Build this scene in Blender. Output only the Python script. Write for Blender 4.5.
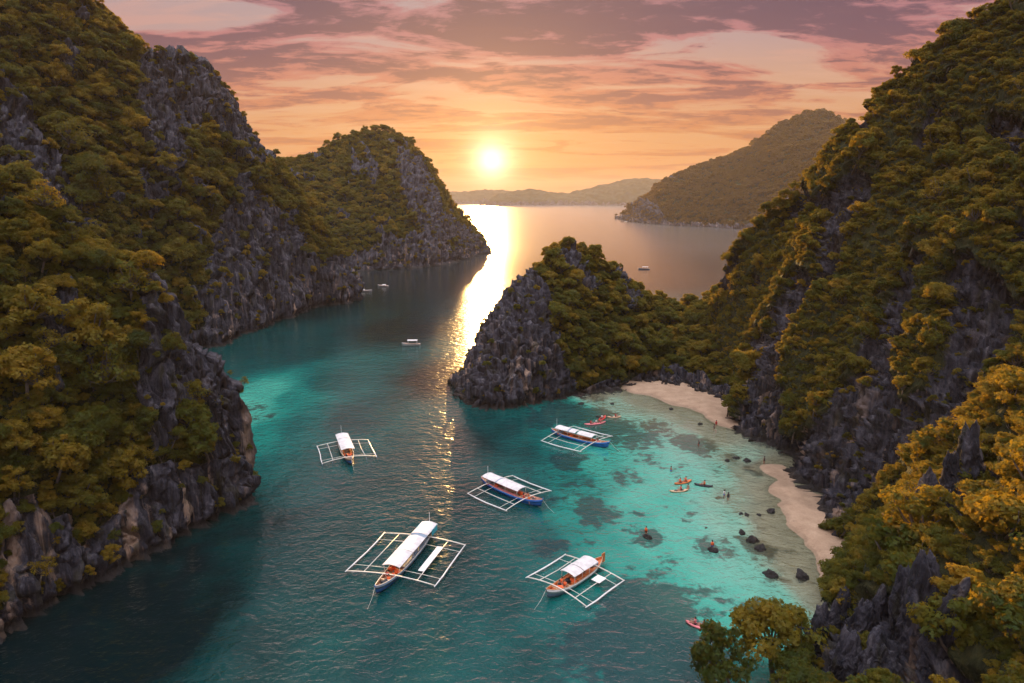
import bpy, bmesh, math, random
import numpy as np
from mathutils import Vector, Matrix
from mathutils.bvhtree import BVHTree

for o in list(bpy.data.objects):
    bpy.data.objects.remove(o, do_unlink=True)
scene = bpy.context.scene
COL = scene.collection
R = math.radians

# ------------------------------------------------------------------ camera, sky, sun, exposure
H, F, HOR = 60.0, 683.0, 198.0            # camera height (m), focal length (px), horizon row (px)
S = H / 36.0
PITCH = math.atan((341.5 - HOR) / F)
cam = bpy.data.cameras.new("camera")
cam.sensor_width = 36.0
cam.lens = 36.0 * F / 1024.0
cam.clip_start, cam.clip_end = 0.5, 60000.0
camo = bpy.data.objects.new("camera", cam)
COL.objects.link(camo)
camo.location = (0, 0, H)
camo.rotation_euler = (math.pi / 2 - PITCH, 0, 0)
scene.camera = camo

CLOUD1 = (1.7, 3.05, 0)
SUN_EL, SUN_AZ = R(4.8), R(-2.3)          # azimuth from +Y, positive towards +X
SUNV = Vector((math.sin(SUN_AZ) * math.cos(SUN_EL), math.cos(SUN_AZ) * math.cos(SUN_EL), math.sin(SUN_EL)))
GLARE = tuple(Vector((math.sin(R(-1.65)), math.cos(R(3.0)), math.sin(R(3.0)))).normalized())   # centre of the glare, low in the cloud bank
sun = bpy.data.lights.new("sun", 'SUN')
sun.energy = 3.9
sun.angle = R(0.6)
sun.color = (1.0, 0.57, 0.19)
suno = bpy.data.objects.new("sun", sun)
COL.objects.link(suno)
suno.rotation_euler = SUNV.to_track_quat('Z', 'Y').to_euler()
suno.location = (0, 0, 500)

HAZE_DENSITY = 0.45e-4

scene.view_settings.view_transform = 'Standard'
scene.view_settings.look = 'None'
scene.view_settings.exposure = 1.5
scene.view_settings.gamma = 1.0
scene.view_settings.use_curve_mapping = False
scene.render.engine = 'CYCLES'
cy = scene.cycles
cy.max_bounces, cy.diffuse_bounces, cy.glossy_bounces = 5, 2, 2
cy.transmission_bounces, cy.transparent_max_bounces, cy.volume_bounces = 3, 12, 0
cy.caustics_reflective = cy.caustics_refractive = False
cy.sample_clamp_indirect = 3.0
cy.sample_clamp_direct = 12.0
cy.use_denoising = True
try:
    cy.denoiser = 'OPENIMAGEDENOISE'
    cy.denoising_input_passes = 'RGB_ALBEDO_NORMAL'
    cy.denoising_prefilter = 'ACCURATE'
except Exception:
    pass


class NB:
    """small node-building helper"""
    def __init__(self, tree):
        self.t = tree
        tree.nodes.clear()

    def n(self, typ, **kw):
        nd = self.t.nodes.new(typ)
        for k, v in kw.items():
            setattr(nd, k, v)
        return nd

    def link(self, a, b):
        self.t.links.new(a, b)

    def put(self, sock, v):
        if v is None:
            return
        if hasattr(v, "is_output"):
            self.t.links.new(v, sock)
        else:
            if hasattr(sock, "default_value") and not isinstance(sock.default_value, (float, int)) and isinstance(v, tuple):
                if len(sock.default_value) == 4 and len(v) == 3:
                    v = (*v, 1.0)
            sock.default_value = v

    def m(self, op, a, b=None, c=None, clamp=False):
        nd = self.n('ShaderNodeMath', operation=op)
        nd.use_clamp = clamp
        for i, v in enumerate((a, b, c)):
            self.put(nd.inputs[i], v)
        return nd.outputs[0]

    def vm(self, op, a, b=None):
        nd = self.n('ShaderNodeVectorMath', operation=op)
        self.put(nd.inputs[0], a)
        self.put(nd.inputs[1], b)
        return nd.outputs['Value'] if op in ('DOT_PRODUCT', 'LENGTH') else nd.outputs[0]

    def mix(self, f, a, b, blend='MIX'):
        nd = self.n('ShaderNodeMixRGB', blend_type=blend)
        self.put(nd.inputs[0], f)
        self.put(nd.inputs[1], a)
        self.put(nd.inputs[2], b)
        return nd.outputs[0]

    def ramp(self, f, stops, interp='LINEAR'):
        nd = self.n('ShaderNodeValToRGB')
        nd.color_ramp.interpolation = interp
        el = nd.color_ramp.elements
        while len(el) < len(stops):
            el.new(0.5)
        for e, (p, c) in zip(el, stops):
            e.position = p
            e.color = (*c, 1.0) if isinstance(c, tuple) else (c, c, c, 1.0)
        self.put(nd.inputs[0], f)
        return nd.outputs[0]

    def rng(self, v, a, b, lo=0.0, hi=1.0, smooth=True):
        nd = self.n('ShaderNodeMapRange')
        nd.interpolation_type = 'SMOOTHSTEP' if smooth else 'LINEAR'
        self.put(nd.inputs[0], v)
        for i, x in zip((1, 2, 3, 4), (a, b, lo, hi)):
            self.put(nd.inputs[i], x)
        return nd.outputs[0]

    def noise(self, vec, scale, detail=4, rough=0.5, dist=0.0, out=0):
        nd = self.n('ShaderNodeTexNoise')
        self.put(nd.inputs['Vector'], vec)
        nd.inputs['Scale'].default_value = scale
        nd.inputs['Detail'].default_value = detail
        nd.inputs['Roughness'].default_value = rough
        nd.inputs['Distortion'].default_value = dist
        return nd.outputs[out]

    def mapv(self, vec, scale=(1, 1, 1), loc=(0, 0, 0), rot=(0, 0, 0)):
        nd = self.n('ShaderNodeMapping')
        self.put(nd.inputs[0], vec)
        nd.inputs['Location'].default_value = loc
        nd.inputs['Rotation'].default_value = rot
        nd.inputs['Scale'].default_value = scale
        return nd.outputs[0]


def build_world():
    w = bpy.data.worlds.new("World")
    scene.world = w
    w.use_nodes = True
    b = NB(w.node_tree)
    tc = b.n('ShaderNodeTexCoord').outputs['Generated']
    d = b.vm('NORMALIZE', tc)
    sx = b.n('ShaderNodeSeparateXYZ')
    b.put(sx.inputs[0], d)
    x, y, z = sx.outputs
    zc = b.m('MAXIMUM', z, 0.0)
    sky = b.n('ShaderNodeTexSky')
    sky.sky_type = 'NISHITA'
    sky.sun_disc = False
    sky.sun_elevation = SUN_EL
    sky.sun_rotation = SUN_AZ
    sky.dust_density = 3.0
    sky.air_density = 1.2
    # sunset gradient by height (linear values); unseen overhead stops brightened as added fill light
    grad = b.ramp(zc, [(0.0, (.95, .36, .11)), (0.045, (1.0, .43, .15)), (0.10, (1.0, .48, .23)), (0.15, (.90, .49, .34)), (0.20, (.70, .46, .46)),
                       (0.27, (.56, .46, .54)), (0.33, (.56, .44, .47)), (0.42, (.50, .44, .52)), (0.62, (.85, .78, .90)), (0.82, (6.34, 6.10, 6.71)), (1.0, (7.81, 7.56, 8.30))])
    # away from the sun: dusky rose-blue horizon, stops above brightened as unseen fill light
    cs = b.vm('DOT_PRODUCT', d, GLARE)
    away = b.rng(cs, 0.80, -0.2, 0.0, 1.0)
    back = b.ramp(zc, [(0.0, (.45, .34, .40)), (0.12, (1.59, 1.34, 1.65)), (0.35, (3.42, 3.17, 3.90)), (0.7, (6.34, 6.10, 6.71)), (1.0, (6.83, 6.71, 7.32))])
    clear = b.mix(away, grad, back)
    # clouds: long bars seen in perspective
    inv = b.m('DIVIDE', 1.0, b.m('ADD', zc, 0.10))
    cv = b.n('ShaderNodeCombineXYZ')
    b.put(cv.inputs[0], b.m('MULTIPLY', x, inv))
    b.put(cv.inputs[1], b.m('MULTIPLY', y, inv))
    p = cv.outputs[0]
    n1 = b.noise(b.mapv(p, (0.80, 1.65, 1), CLOUD1, (0, 0, R(-14))), 1.0, 10, 0.60, 0.9)
    n2 = b.noise(b.mapv(p, (0.70, 2.6, 1), (5.2, 1.0, 0), (0, 0, R(-8))), 1.5, 9, 0.62, 0.5)
    n3 = b.noise(b.mapv(p, (1.9, 3.0, 1), (2.2, 7.0, 0), (0, 0, R(-10))), 2.6, 8, 0.64, 0.4)
    hi = b.rng(zc, 0.045, 0.16)
    fine = b.m('MULTIPLY', b.m('SUBTRACT', n3, 0.5), 0.34)
    cover = b.m('ADD', b.m('ADD', n1, b.m('MULTIPLY', hi, 0.10)), b.m('MULTIPLY', fine, .45))
    m1 = b.rng(cover, 0.490, 0.565)
    thick = b.rng(b.m('ADD', cover, b.m('MULTIPLY', fine, 1.3)), 0.54, 0.655)
    m2 = b.m('MULTIPLY', b.rng(b.m('ADD', n2, b.m('MULTIPLY', fine, .4)), 0.48, 0.62), b.rng(zc, 0.02, 0.07))
    wisp = b.ramp(zc, [(0.0, (1.0, .42, .12)), (0.08, (1.0, .52, .25)), (0.14, (1.0, .56, .38)), (0.2, (.92, .48, .42)), (0.32, (.85, .62, .62)), (0.62, (1.0, .85, .9)), (0.82, (5.6, 5.4, 5.6)), (1.0, (6.6, 6.4, 6.8))])  # cloud ramps carry the same brightened overhead fill in their top stops
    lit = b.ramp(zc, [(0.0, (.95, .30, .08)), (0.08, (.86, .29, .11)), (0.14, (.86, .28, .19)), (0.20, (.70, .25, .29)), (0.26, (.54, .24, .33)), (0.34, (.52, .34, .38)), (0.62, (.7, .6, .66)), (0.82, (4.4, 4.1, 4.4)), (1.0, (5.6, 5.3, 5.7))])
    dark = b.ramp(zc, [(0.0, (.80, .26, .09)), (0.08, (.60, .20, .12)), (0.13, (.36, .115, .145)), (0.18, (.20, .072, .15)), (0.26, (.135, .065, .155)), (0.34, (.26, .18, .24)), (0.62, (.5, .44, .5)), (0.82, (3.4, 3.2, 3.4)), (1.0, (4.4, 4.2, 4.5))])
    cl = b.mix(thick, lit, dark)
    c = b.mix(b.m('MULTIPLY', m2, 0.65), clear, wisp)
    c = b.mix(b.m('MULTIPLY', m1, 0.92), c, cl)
    # the sun's glare in the thin cloud round it
    ang = b.m('ARCCOSINE', b.m('MINIMUM', cs, 1.0))
    g1 = b.m('EXPONENT', b.m('MULTIPLY', b.m('POWER', b.m('DIVIDE', ang, R(1.15)), 1.35), -1.0))
    g2 = b.m('EXPONENT', b.m('DIVIDE', ang, -R(2.3)))
    g3 = b.m('EXPONENT', b.m('DIVIDE', ang, -R(9.0)))

    def scaled(col, f):
        nd = b.n('ShaderNodeVectorMath', operation='SCALE')
        nd.inputs[0].default_value = col
        b.put(nd.inputs['Scale'], f)
        return nd.outputs[0]
    c = b.mix(1.0, c, scaled((3.0, 2.6, 1.9), g1), 'ADD')
    c = b.mix(1.0, c, scaled((1.25, .70, .28), g2), 'ADD')
    c = b.mix(1.0, c, scaled((.28, .13, .035), g3), 'ADD')
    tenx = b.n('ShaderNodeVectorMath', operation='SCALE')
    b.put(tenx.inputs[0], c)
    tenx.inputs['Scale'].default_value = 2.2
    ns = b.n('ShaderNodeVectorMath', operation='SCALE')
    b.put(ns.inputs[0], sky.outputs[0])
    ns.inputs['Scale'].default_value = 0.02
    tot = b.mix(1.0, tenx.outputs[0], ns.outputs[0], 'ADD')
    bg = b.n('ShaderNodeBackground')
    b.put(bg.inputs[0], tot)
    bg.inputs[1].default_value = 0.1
    out = b.n('ShaderNodeOutputWorld')
    b.link(bg.outputs[0], out.inputs[0])


build_world()
try:
    scene.world.cycles.sampling_method = 'MANUAL'
    scene.world.cycles.sample_map_resolution = 1024
except Exception:
    pass

# ------------------------------------------------------------------ helpers: projection, noise, meshes
CP, SP = math.cos(PITCH), math.sin(PITCH)


def ray(px, py):
    a, bb = (px - 512) / F, (341.5 - py) / F
    return np.array([a, CP + bb * SP, -SP + bb * CP])


def at(px, py, Y):                         # point of the sight line that is Y metres ahead
    d = ray(px, py)
    return np.array([0, 0, H]) + d * (Y / d[1])


def ground(px, py, z=0.0):
    d = ray(px, py)
    return np.array([0, 0, H]) + d * ((z - H) / d[2])


def project(P):
    x, y, z = P[..., 0], P[..., 1], P[..., 2] - H
    ax = np.maximum(y * CP - z * SP, 0.1)
    up = y * SP + z * CP
    return 512 + F * x / ax, 341.5 - F * up / ax, ax


_rs = np.random.RandomState(7)
_perm = _rs.permutation(256)
_perm = np.concatenate([_perm, _perm, _perm])
_grad = _rs.normal(size=(256, 3))
_grad /= np.linalg.norm(_grad, axis=1)[:, None]


def gn(p):
    """gradient noise, about -0.8..0.8"""
    p = np.asarray(p, float)
    sh = p.shape[:-1]
    p = p.reshape(-1, 3)
    i = np.floor(p).astype(int)
    f = p - i
    u = f * f * f * (f * (f * 6 - 15) + 10)
    i &= 255
    out = 0
    for dx in (0, 1):
        for dy in (0, 1):
            for dz in (0, 1):
                h = _perm[_perm[_perm[i[:, 0] + dx] + i[:, 1] + dy] + i[:, 2] + dz]
                g = _grad[h]
                v = g[:, 0] * (f[:, 0] - dx) + g[:, 1] * (f[:, 1] - dy) + g[:, 2] * (f[:, 2] - dz)
                w = (u[:, 0] if dx else 1 - u[:, 0]) * (u[:, 1] if dy else 1 - u[:, 1]) * (u[:, 2] if dz else 1 - u[:, 2])
                out = out + v * w
    return (out * 1.5).reshape(sh)


def fbm(p, o=4, lac=2.03, gain=0.5):
    p = np.asarray(p, float)
    s, a, t = 0, 1.0, 0
    for k in range(o):
        s = s + a * gn(p + 17.3 * k)
        t += a
        p = p * lac
        a *= gain
    return s / t


def ridged(p, o=3, lac=2.1, gain=0.5):
    p = np.asarray(p, float)
    s, a, t = 0, 1.0, 0
    for k in range(o):
        s = s + a * (1 - 2.2 * np.abs(gn(p + 31.7 * k)))
        t += a
        p = p * lac
        a *= gain
    return s / t


def sstep(x, a, b):
    t = np.clip((x - a) / (b - a), 0, 1)
    return t * t * (3 - 2 * t)


def tag(o, label=None, cat=None, group=None, kind=None):
    if label: o['label'] = label
    if cat: o['category'] = cat
    if group: o['group'] = group
    if kind: o['kind'] = kind
    return o


def link(name, data, parent=None, loc=None, rot=None):
    o = bpy.data.objects.new(name, data)
    COL.objects.link(o)
    if parent is not None: o.parent = parent
    if loc is not None: o.location = loc
    if rot is not None: o.rotation_euler = rot
    return o


def np_mesh(name, verts, faces, mats=(), smooth=True, attrs=None, face_mat=None):
    verts = np.asarray(verts, np.float32)
    me = bpy.data.meshes.new(name)
    if isinstance(faces, np.ndarray):
        nf, k = faces.shape
        me.vertices.add(len(verts))
        me.vertices.foreach_set('co', verts.ravel())
        me.loops.add(nf * k)
        me.loops.foreach_set('vertex_index', faces.astype(np.int32).ravel())
        me.polygons.add(nf)
        me.polygons.foreach_set('loop_start', np.arange(0, nf * k, k, dtype=np.int32))
        me.update(calc_edges=True)
    else:
        me.from_pydata(verts.tolist(), [], faces)
        me.update()
    for m in mats: me.materials.append(m)
    me.polygons.foreach_set('use_smooth', np.full(len(me.polygons), smooth))
    if face_mat is not None:
        me.polygons.foreach_set('material_index', np.asarray(face_mat, np.int32))
    for k, v in (attrs or {}).items():
        a = me.attributes.new(k, 'FLOAT', 'POINT')
        a.data.foreach_set('value', np.asarray(v, np.float32).ravel())
    me.validate()
    return me


def grid_faces(nv, nu):
    i, j = np.meshgrid(np.arange(nv - 1), np.arange(nu - 1), indexing='ij')
    a = (i * nu + j).ravel()
    return np.stack([a, a + 1, a + nu + 1, a + nu], 1)


# ------------------------------------------------------------------ materials
def new_mat(name):
    m = bpy.data.materials.new(name)
    m.use_nodes = True
    return m, NB(m.node_tree)


def finish(b, shader, disp=None):
    o = b.n('ShaderNodeOutputMaterial')
    b.link(shader, o.inputs[0])


def paint(name, col, rough=0.5, var=0.12, scale=3.0, metal=0.0):
    m, b = new_mat(name)
    tc = b.n('ShaderNodeTexCoord').outputs['Object']
    n = b.noise(tc, scale, 5, 0.6)
    lo = tuple(c * (1 - var) for c in col)
    hi = tuple(min(1, c * (1 + var)) for c in col)
    c = b.mix(b.rng(n, 0.35, 0.65), lo, hi)
    p = b.n('ShaderNodeBsdfPrincipled')
    b.put(p.inputs['Base Color'], c)
    p.inputs['Roughness'].default_value = rough
    p.inputs['Metallic'].default_value = metal
    finish(b, p.outputs[0])
    return m


def rock_material(name, soil=True, far=False):
    m, b = new_mat(name)
    pos = b.n('ShaderNodeNewGeometry').outputs['Position']
    flute = b.noise(b.mapv(pos, (1, 1, .075)), 0.62, 8, 0.66, 0.35)
    grain = b.noise(pos, 1.6, 8, 0.65)
    patch = b.noise(b.mapv(pos, (1, 1, .35)), 0.09, 5, 0.55)
    base = b.ramp(b.m('ADD', b.m('MULTIPLY', flute, .78), b.m('MULTIPLY', grain, .22)),
                  [(0.36, (.006, .006, .009)), (0.45, (.030, .030, .042)), (0.55, (.075, .073, .094)), (0.68, (.20, .19, .205))])
    # pale and rust-coloured runs where the overhang keeps the rock bare, mostly low on the cliff
    sz = b.n('ShaderNodeSeparateXYZ')
    b.put(sz.inputs[0], pos)
    low = b.rng(sz.outputs[2], 28.0, 4.0)
    run = b.noise(b.mapv(pos, (1, 1, .07)), 0.30, 5, 0.6, 0.4)
    stain = b.m('MULTIPLY', b.rng(run, 0.53, 0.66), b.m('MULTIPLY', b.m('ADD', low, 0.12), b.rng(patch, 0.42, 0.58)))
    stc = b.mix(grain, (.52, .30, .17), (.46, .38, .33))
    base = b.mix(b.m('MULTIPLY', stain, .85), base, stc)
    # moss and lichen on ledges
    moss = b.m('MULTIPLY', b.rng(b.noise(b.mapv(pos, (1, 1, .3)), .35, 5, .6), .54, .68), .45)
    base = b.mix(moss, base, (.062, .058, .022))
    # tide mark
    tide = b.rng(b.m('ADD', sz.outputs[2], b.m('MULTIPLY', grain, 1.6)), 2.7, 1.5)
    base = b.mix(b.m('MULTIPLY', tide, .8), base, (.035, .030, .026))
    if soil:
        ra = b.n('ShaderNodeAttribute', attribute_name='rock').outputs['Fac']
        rf = b.rng(b.m('ADD', ra, b.m('MULTIPLY', b.m('SUBTRACT', grain, .5), .5)), .35, .6)
        scrub = b.ramp(b.noise(pos, .9, 7, .65), [(0.3, (.012, .016, .006)), (0.5, (.035, .040, .012)), (0.7, (.080, .068, .020))])
        base = b.mix(rf, scrub, base)
    bp = b.n('ShaderNodeBump')
    bp.inputs['Strength'].default_value = 1.0
    bp.inputs['Distance'].default_value = 1.2
    hgt = b.m('ADD', b.m('MULTIPLY', flute, 1.2), b.m('MULTIPLY', b.noise(b.mapv(pos, (1, 1, .18)), 1.5, 8, .65), .9))
    b.put(bp.inputs['Height'], hgt)
    p = b.n('ShaderNodeBsdfPrincipled')
    b.put(p.inputs['Base Color'], base)
    p.inputs['Roughness'].default_value = 0.88
    p.inputs['Specular IOR Level'].default_value = 0.25
    b.link(bp.outputs[0], p.inputs['Normal'])
    finish(b, p.outputs[0])
    return m


def leaf_material(name, stops, trans=0.42):
    m, b = new_mat(name)
    rnd = b.n('ShaderNodeObjectInfo').outputs['Random']
    tint = b.n('ShaderNodeAttribute', attribute_name='tint').outputs['Fac']
    col = b.ramp(b.m('ADD', b.m('MULTIPLY', rnd, .62), b.m('MULTIPLY', tint, .38)), stops)
    tcol = b.mix(0.70, col, (.62, .38, .04), 'MIX')
    d = b.n('ShaderNodeBsdfDiffuse')
    b.put(d.inputs[0], col)
    t = b.n('ShaderNodeBsdfTranslucent')
    b.put(t.inputs[0], tcol)
    mx = b.n('ShaderNodeMixShader')
    mx.inputs[0].default_value = trans
    b.link(d.outputs[0], mx.inputs[1])
    b.link(t.outputs[0], mx.inputs[2])
    g = b.n('ShaderNodeBsdfGlossy')
    g.inputs['Roughness'].default_value = 0.5
    g.inputs[0].default_value = (.6, .6, .6, 1)
    m2 = b.n('ShaderNodeMixShader')
    m2.inputs[0].default_value = 0.015
    b.link(mx.outputs[0], m2.inputs[1])
    b.link(g.outputs[0], m2.inputs[2])
    finish(b, m2.outputs[0])
    return m


MAT = {}
MAT['rock'] = rock_material('limestone')
MAT['rock_bare'] = rock_material('bare_limestone', soil=False)
GREENS = [(0.0, (.010, .026, .005)), (0.22, (.024, .050, .006)), (0.45, (.056, .078, .008)), (0.68, (.130, .112, .010)), (0.86, (.21, .140, .010)), (1.0, (.26, .140, .011))]
MAT['leaf'] = leaf_material('leaves', GREENS)
MAT['scrub'] = leaf_material('far_brown_leaves', [(0.0, (.014, .012, .008)), (.5, (.036, .024, .014)), (1.0, (.060, .036, .020))])  # leaves darker and browner: the far slope's orange shade put into the colour
MAT['bark'] = paint('bark', (.11, .085, .065), .85, .35, 4)
MAT['white'] = paint('white_paint', (.80, .78, .76), .45, .08, 1.2)
MAT['roof'] = paint('white_canvas', (.62, .60, .60), .7, .12, .9)
MAT['roof2'] = paint('grey_canvas', (.42, .45, .52), .7, .1, .8)
MAT['bamboo'] = paint('white_bamboo', (.70, .66, .58), .5, .12, 2)
MAT['blue'] = paint('blue_paint', (.03, .17, .55), .35, .15, 1.0)
MAT['cyan'] = paint('cyan_tarp', (.03, .38, .48), .6, .12, 1.0)
MAT['orange'] = paint('orange_paint', (.62, .16, .04), .5, .18, 1.5)
MAT['vest'] = paint('orange_fabric', (.80, .13, .03), .7, .12, 6)
MAT['red'] = paint('red_plastic', (.55, .05, .04), .35, .1, 2)
MAT['pink'] = paint('pink_plastic', (.70, .20, .22), .4, .1, 2)
MAT['wood'] = paint('deck_wood', (.36, .20, .11), .6, .25, 2.0)
MAT['tan'] = paint('tan_wood', (.55, .36, .22), .6, .2, 2.0)
MAT['dark'] = paint('dark_cloth', (.02, .022, .03), .7, .2, 4)
MAT['skin'] = paint('skin', (.38, .20, .13), .55, .08, 5)
MAT['hair'] = paint('dark_hair', (.018, .013, .01), .6, .2, 9)
MAT['salmon'] = paint('salmon_paint', (.66, .33, .24), .5, .12, 1.5)
MAT['greyblue'] = paint('blue_grey_paint', (.20, .27, .36), .45, .12, 1.5)

# ------------------------------------------------------------------ landmasses
def catmull(P, n):
    P = np.asarray(P, float)
    d = np.concatenate([[0], np.cumsum(np.maximum(np.linalg.norm(np.diff(P[:, :3], axis=0), axis=1), 1e-3) ** .6)])
    t = np.linspace(0, d[-1], n)
    out = np.zeros((n, P.shape[1]))
    k = np.clip(np.searchsorted(d, t, side='right') - 1, 0, len(P) - 2)
    for c in range(P.shape[1]):
        v = P[:, c]
        m = np.zeros(len(P))
        m[1:-1] = (v[2:] - v[:-2]) / (d[2:] - d[:-2])
        m[0] = (v[1] - v[0]) / (d[1] - d[0])
        m[-1] = (v[-1] - v[-2]) / (d[-1] - d[-2])
        h = d[k + 1] - d[k]
        s = (t - d[k]) / h
        out[:, c] = (2 * s**3 - 3 * s**2 + 1) * v[k] + (s**3 - 2 * s**2 + s) * h * m[k] + (-2 * s**3 + 3 * s**2) * v[k + 1] + (s**3 - s**2) * h * m[k + 1]
    return out


def in_poly(px, py, poly):
    ins = np.zeros(px.shape, bool)
    n = len(poly)
    for i in range(n):
        x1, y1 = poly[i]
        x2, y2 = poly[(i + 1) % n]
        c = ((y1 > py) != (y2 > py))
        with np.errstate(divide='ignore', invalid='ignore'):
            ins ^= c & (px < (x2 - x1) * (py - y1) / (y2 - y1 + 1e-9) + x1)
    return ins


def blur(a, k=2):
    for _ in range(k):
        b = np.pad(a, 1, mode='edge')
        a = (b[:-2, 1:-1] + b[2:, 1:-1] + b[1:-1, :-2] + b[1:-1, 2:] + 2 * b[1:-1, 1:-1]) / 6
    return a


def normals(P):
    du = np.gradient(P, axis=1)
    dv = np.gradient(P, axis=0)
    n = np.cross(du, dv)
    return n / np.maximum(np.linalg.norm(n, axis=2, keepdims=True), 1e-9)


LAND = {}


def landmass(name, cols, nu, nv, nback, back, polys, label, cat, sc=1.0, band=2.2, outcrop=.27, big=2.0, flip=False, drop=2.0, warp=7.0, out=0.0, wide=.16, vegk=.75):
    """cols: (base xyz, ridge xyz, k): k>1 makes a steep foot easing towards the top"""
    C = catmull(np.array([[*b, *r, k] for b, r, k in cols]), nu)
    B, Rg, K = C[:, :3], C[:, 3:6].copy(), C[:, 6]
    Rg[:, 2] -= drop * S * sc
    t = np.linspace(0, 1, nv)[:, None]
    rows = []
    foot = B.copy()
    foot[:, 2] = -4.0 * S
    inn = (Rg - B)[:, :2]
    inn /= np.maximum(np.linalg.norm(inn, axis=1, keepdims=True), 1e-6)
    hf = t ** K[None, :]
    P = np.zeros((nv, nu, 3))
    P[..., :2] = B[None, :, :2] + (Rg - B)[None, :, :2] * hf[..., None]
    P[..., 2] = -3.0 * S * sc + (Rg[None, :, 2] + 3.0 * S * sc) * t
    tb = np.linspace(0, 1, nback + 1)[1:, None]
    Q = np.zeros((nback, nu, 3))
    bk = np.array(back, float) * S
    Q[..., 0] = Rg[None, :, 0] + bk[0] * tb
    Q[..., 1] = Rg[None, :, 1] + bk[1] * tb
    Q[..., 2] = Rg[None, :, 2] + (-4 * S - Rg[None, :, 2]) * tb ** 1.35
    P = np.concatenate([P, Q], 0)
    nvt = nv + nback
    T = np.concatenate([np.linspace(0, 1, nv), np.ones(nback)])[:, None]
    N = normals(P)
    if flip: N = -N
    # where bare rock shows
    L = S * sc
    px, py, ax = project(P)
    wx = fbm(P / (3.2 * L) + 5.1, 3) * warp * 1.6
    wy = fbm(P / (3.2 * L) + 9.7, 3) * warp * 1.6
    rk = np.zeros(px.shape)
    for poly in polys:
        rk = np.maximum(rk, in_poly(px + wx, py + wy, poly).astype(float))
    veg_in = sstep(fbm(P * np.array([1, 1, .5]) / (3.0 * L) + 2.2, 4), .16, .28)
    rk = rk * (1 - vegk * veg_in)
    oc = sstep(fbm(P * np.array([1, 1, .45]) / (6.5 * L) + 40., 4), outcrop, outcrop + .08)
    bandh = band * L * (1 + 1.5 * fbm(P / (7 * L) + 70., 3))
    bd = sstep(P[..., 2], bandh + .5 * L, bandh - .5 * L)
    rk = np.clip(np.maximum(np.maximum(rk, oc), bd), 0, 1)
    rk = sstep(blur(rk, 5), wide, wide + .4)
    fade = .3 + .7 * np.sin(np.pi * np.clip(T, 0, 1)) ** .7
    q = P.copy()
    d = fbm(q / (13 * L), 3) * big * L * fade
    q2 = q + 1.0 * L * np.stack([fbm(q / (5 * L) + 3., 2), fbm(q / (5 * L) + 8., 2), 0 * d], -1)
    fl = ridged(q2 * np.array([1, 1, .09]) / (2.2 * L), 3)
    fl2 = ridged(q2 * np.array([1, 1, .13]) / (.85 * L) + 11., 2)
    blk = fbm(q * np.array([1, 1, .38]) / (2.2 * L) + 21., 4)
    wr = sstep(rk, .2, .75)
    crack = np.exp(-np.abs(gn(q2 * np.array([1, 1, .075]) / (1.9 * L) + 4.4)) / .055) * 1.5 + np.exp(-np.abs(gn(q2 * np.array([1, 1, .11]) / (.8 * L) + 14.4)) / .07) * .55
    d += wr * ((fl - .1) * 2.1 + (fl2) * .65 + blk * .5 + .45 + out - crack) * L
    d += (1 - wr) * (fbm(q / (2.6 * L) + 60., 3) * .9) * L
    # wave-cut notch at the waterline
    notch = np.exp(-((P[..., 2] - .3 * L) / (.75 * L)) ** 2) * (T < 1)
    d -= notch * .9 * L
    P = P + N * d[..., None]
    P[..., 2] += wr * np.maximum(fl, 0) * .5 * L * (T > .25)
    N2 = normals(P)
    if flip: N2 = -N2
    f = grid_faces(nvt, nu)
    if flip: f = f[:, ::-1]
    me = np_mesh(name, P.reshape(-1, 3), f, [MAT['rock']], True, {'rock': rk})
    o = link(name, me)
    tag(o, label, cat, None, 'structure')
    LAND[o.name] = dict(P=P, N=N2, rk=rk, nv=nv, nback=nback, T=np.broadcast_to(T, rk.shape), sc=sc, faces=f)
    return o


def w(x, y, z=0.0):
    return np.array([x * S, y * S, z * S])


def A(px, py, Y):
    return at(px, py, Y * S)


def G(px, py):
    return ground(px, py)


# near headland beside the camera, with a dark overhang at the water
landmass('cliff', [
    (w(-60, 25), A(-330, 60, 60), 1.2), (w(-50, 40), A(-170, 110, 66), 1.25),
    (G(0, 637), A(0, 176, 72), 1.3), (G(50, 606), A(48, 203, 74), 1.3), (G(105, 577), A(98, 243, 76), 1.3), (G(158, 547), A(152, 268, 78), 1.3),
    (G(190, 530), A(183, 332, 79), 1.35), (G(211, 518), A(208, 352, 80), 1.4), (G(230, 511), A(229, 376, 80.5), 1.4), (G(241, 509), A(237, 420, 80), 1.3), (G(247, 504), A(244, 480, 79), 1.0),
    (w(-32.5, 80), w(-34.5, 81, 3), 1.0)], 420, 300, 60, (-45, 18), [
    [(140, 300), (150, 262), (168, 300), (185, 345), (192, 400), (180, 440), (150, 455), (135, 400)],
    [(190, 380), (215, 362), (240, 385), (260, 510), (215, 528), (208, 480), (200, 430)],
    [(0, 505), (40, 500), (62, 560), (110, 520), (140, 470), (200, 465), (260, 470), (262, 520), (170, 555), (0, 660)],
    [(30, 525), (70, 520), (70, 600), (20, 620)]],
    'steep limestone cliff with golden scrub on its crest above the dark green water nearest the camera', 'cliff', sc=.85, band=2.6, outcrop=.22, wide=.07, vegk=.5)

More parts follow.
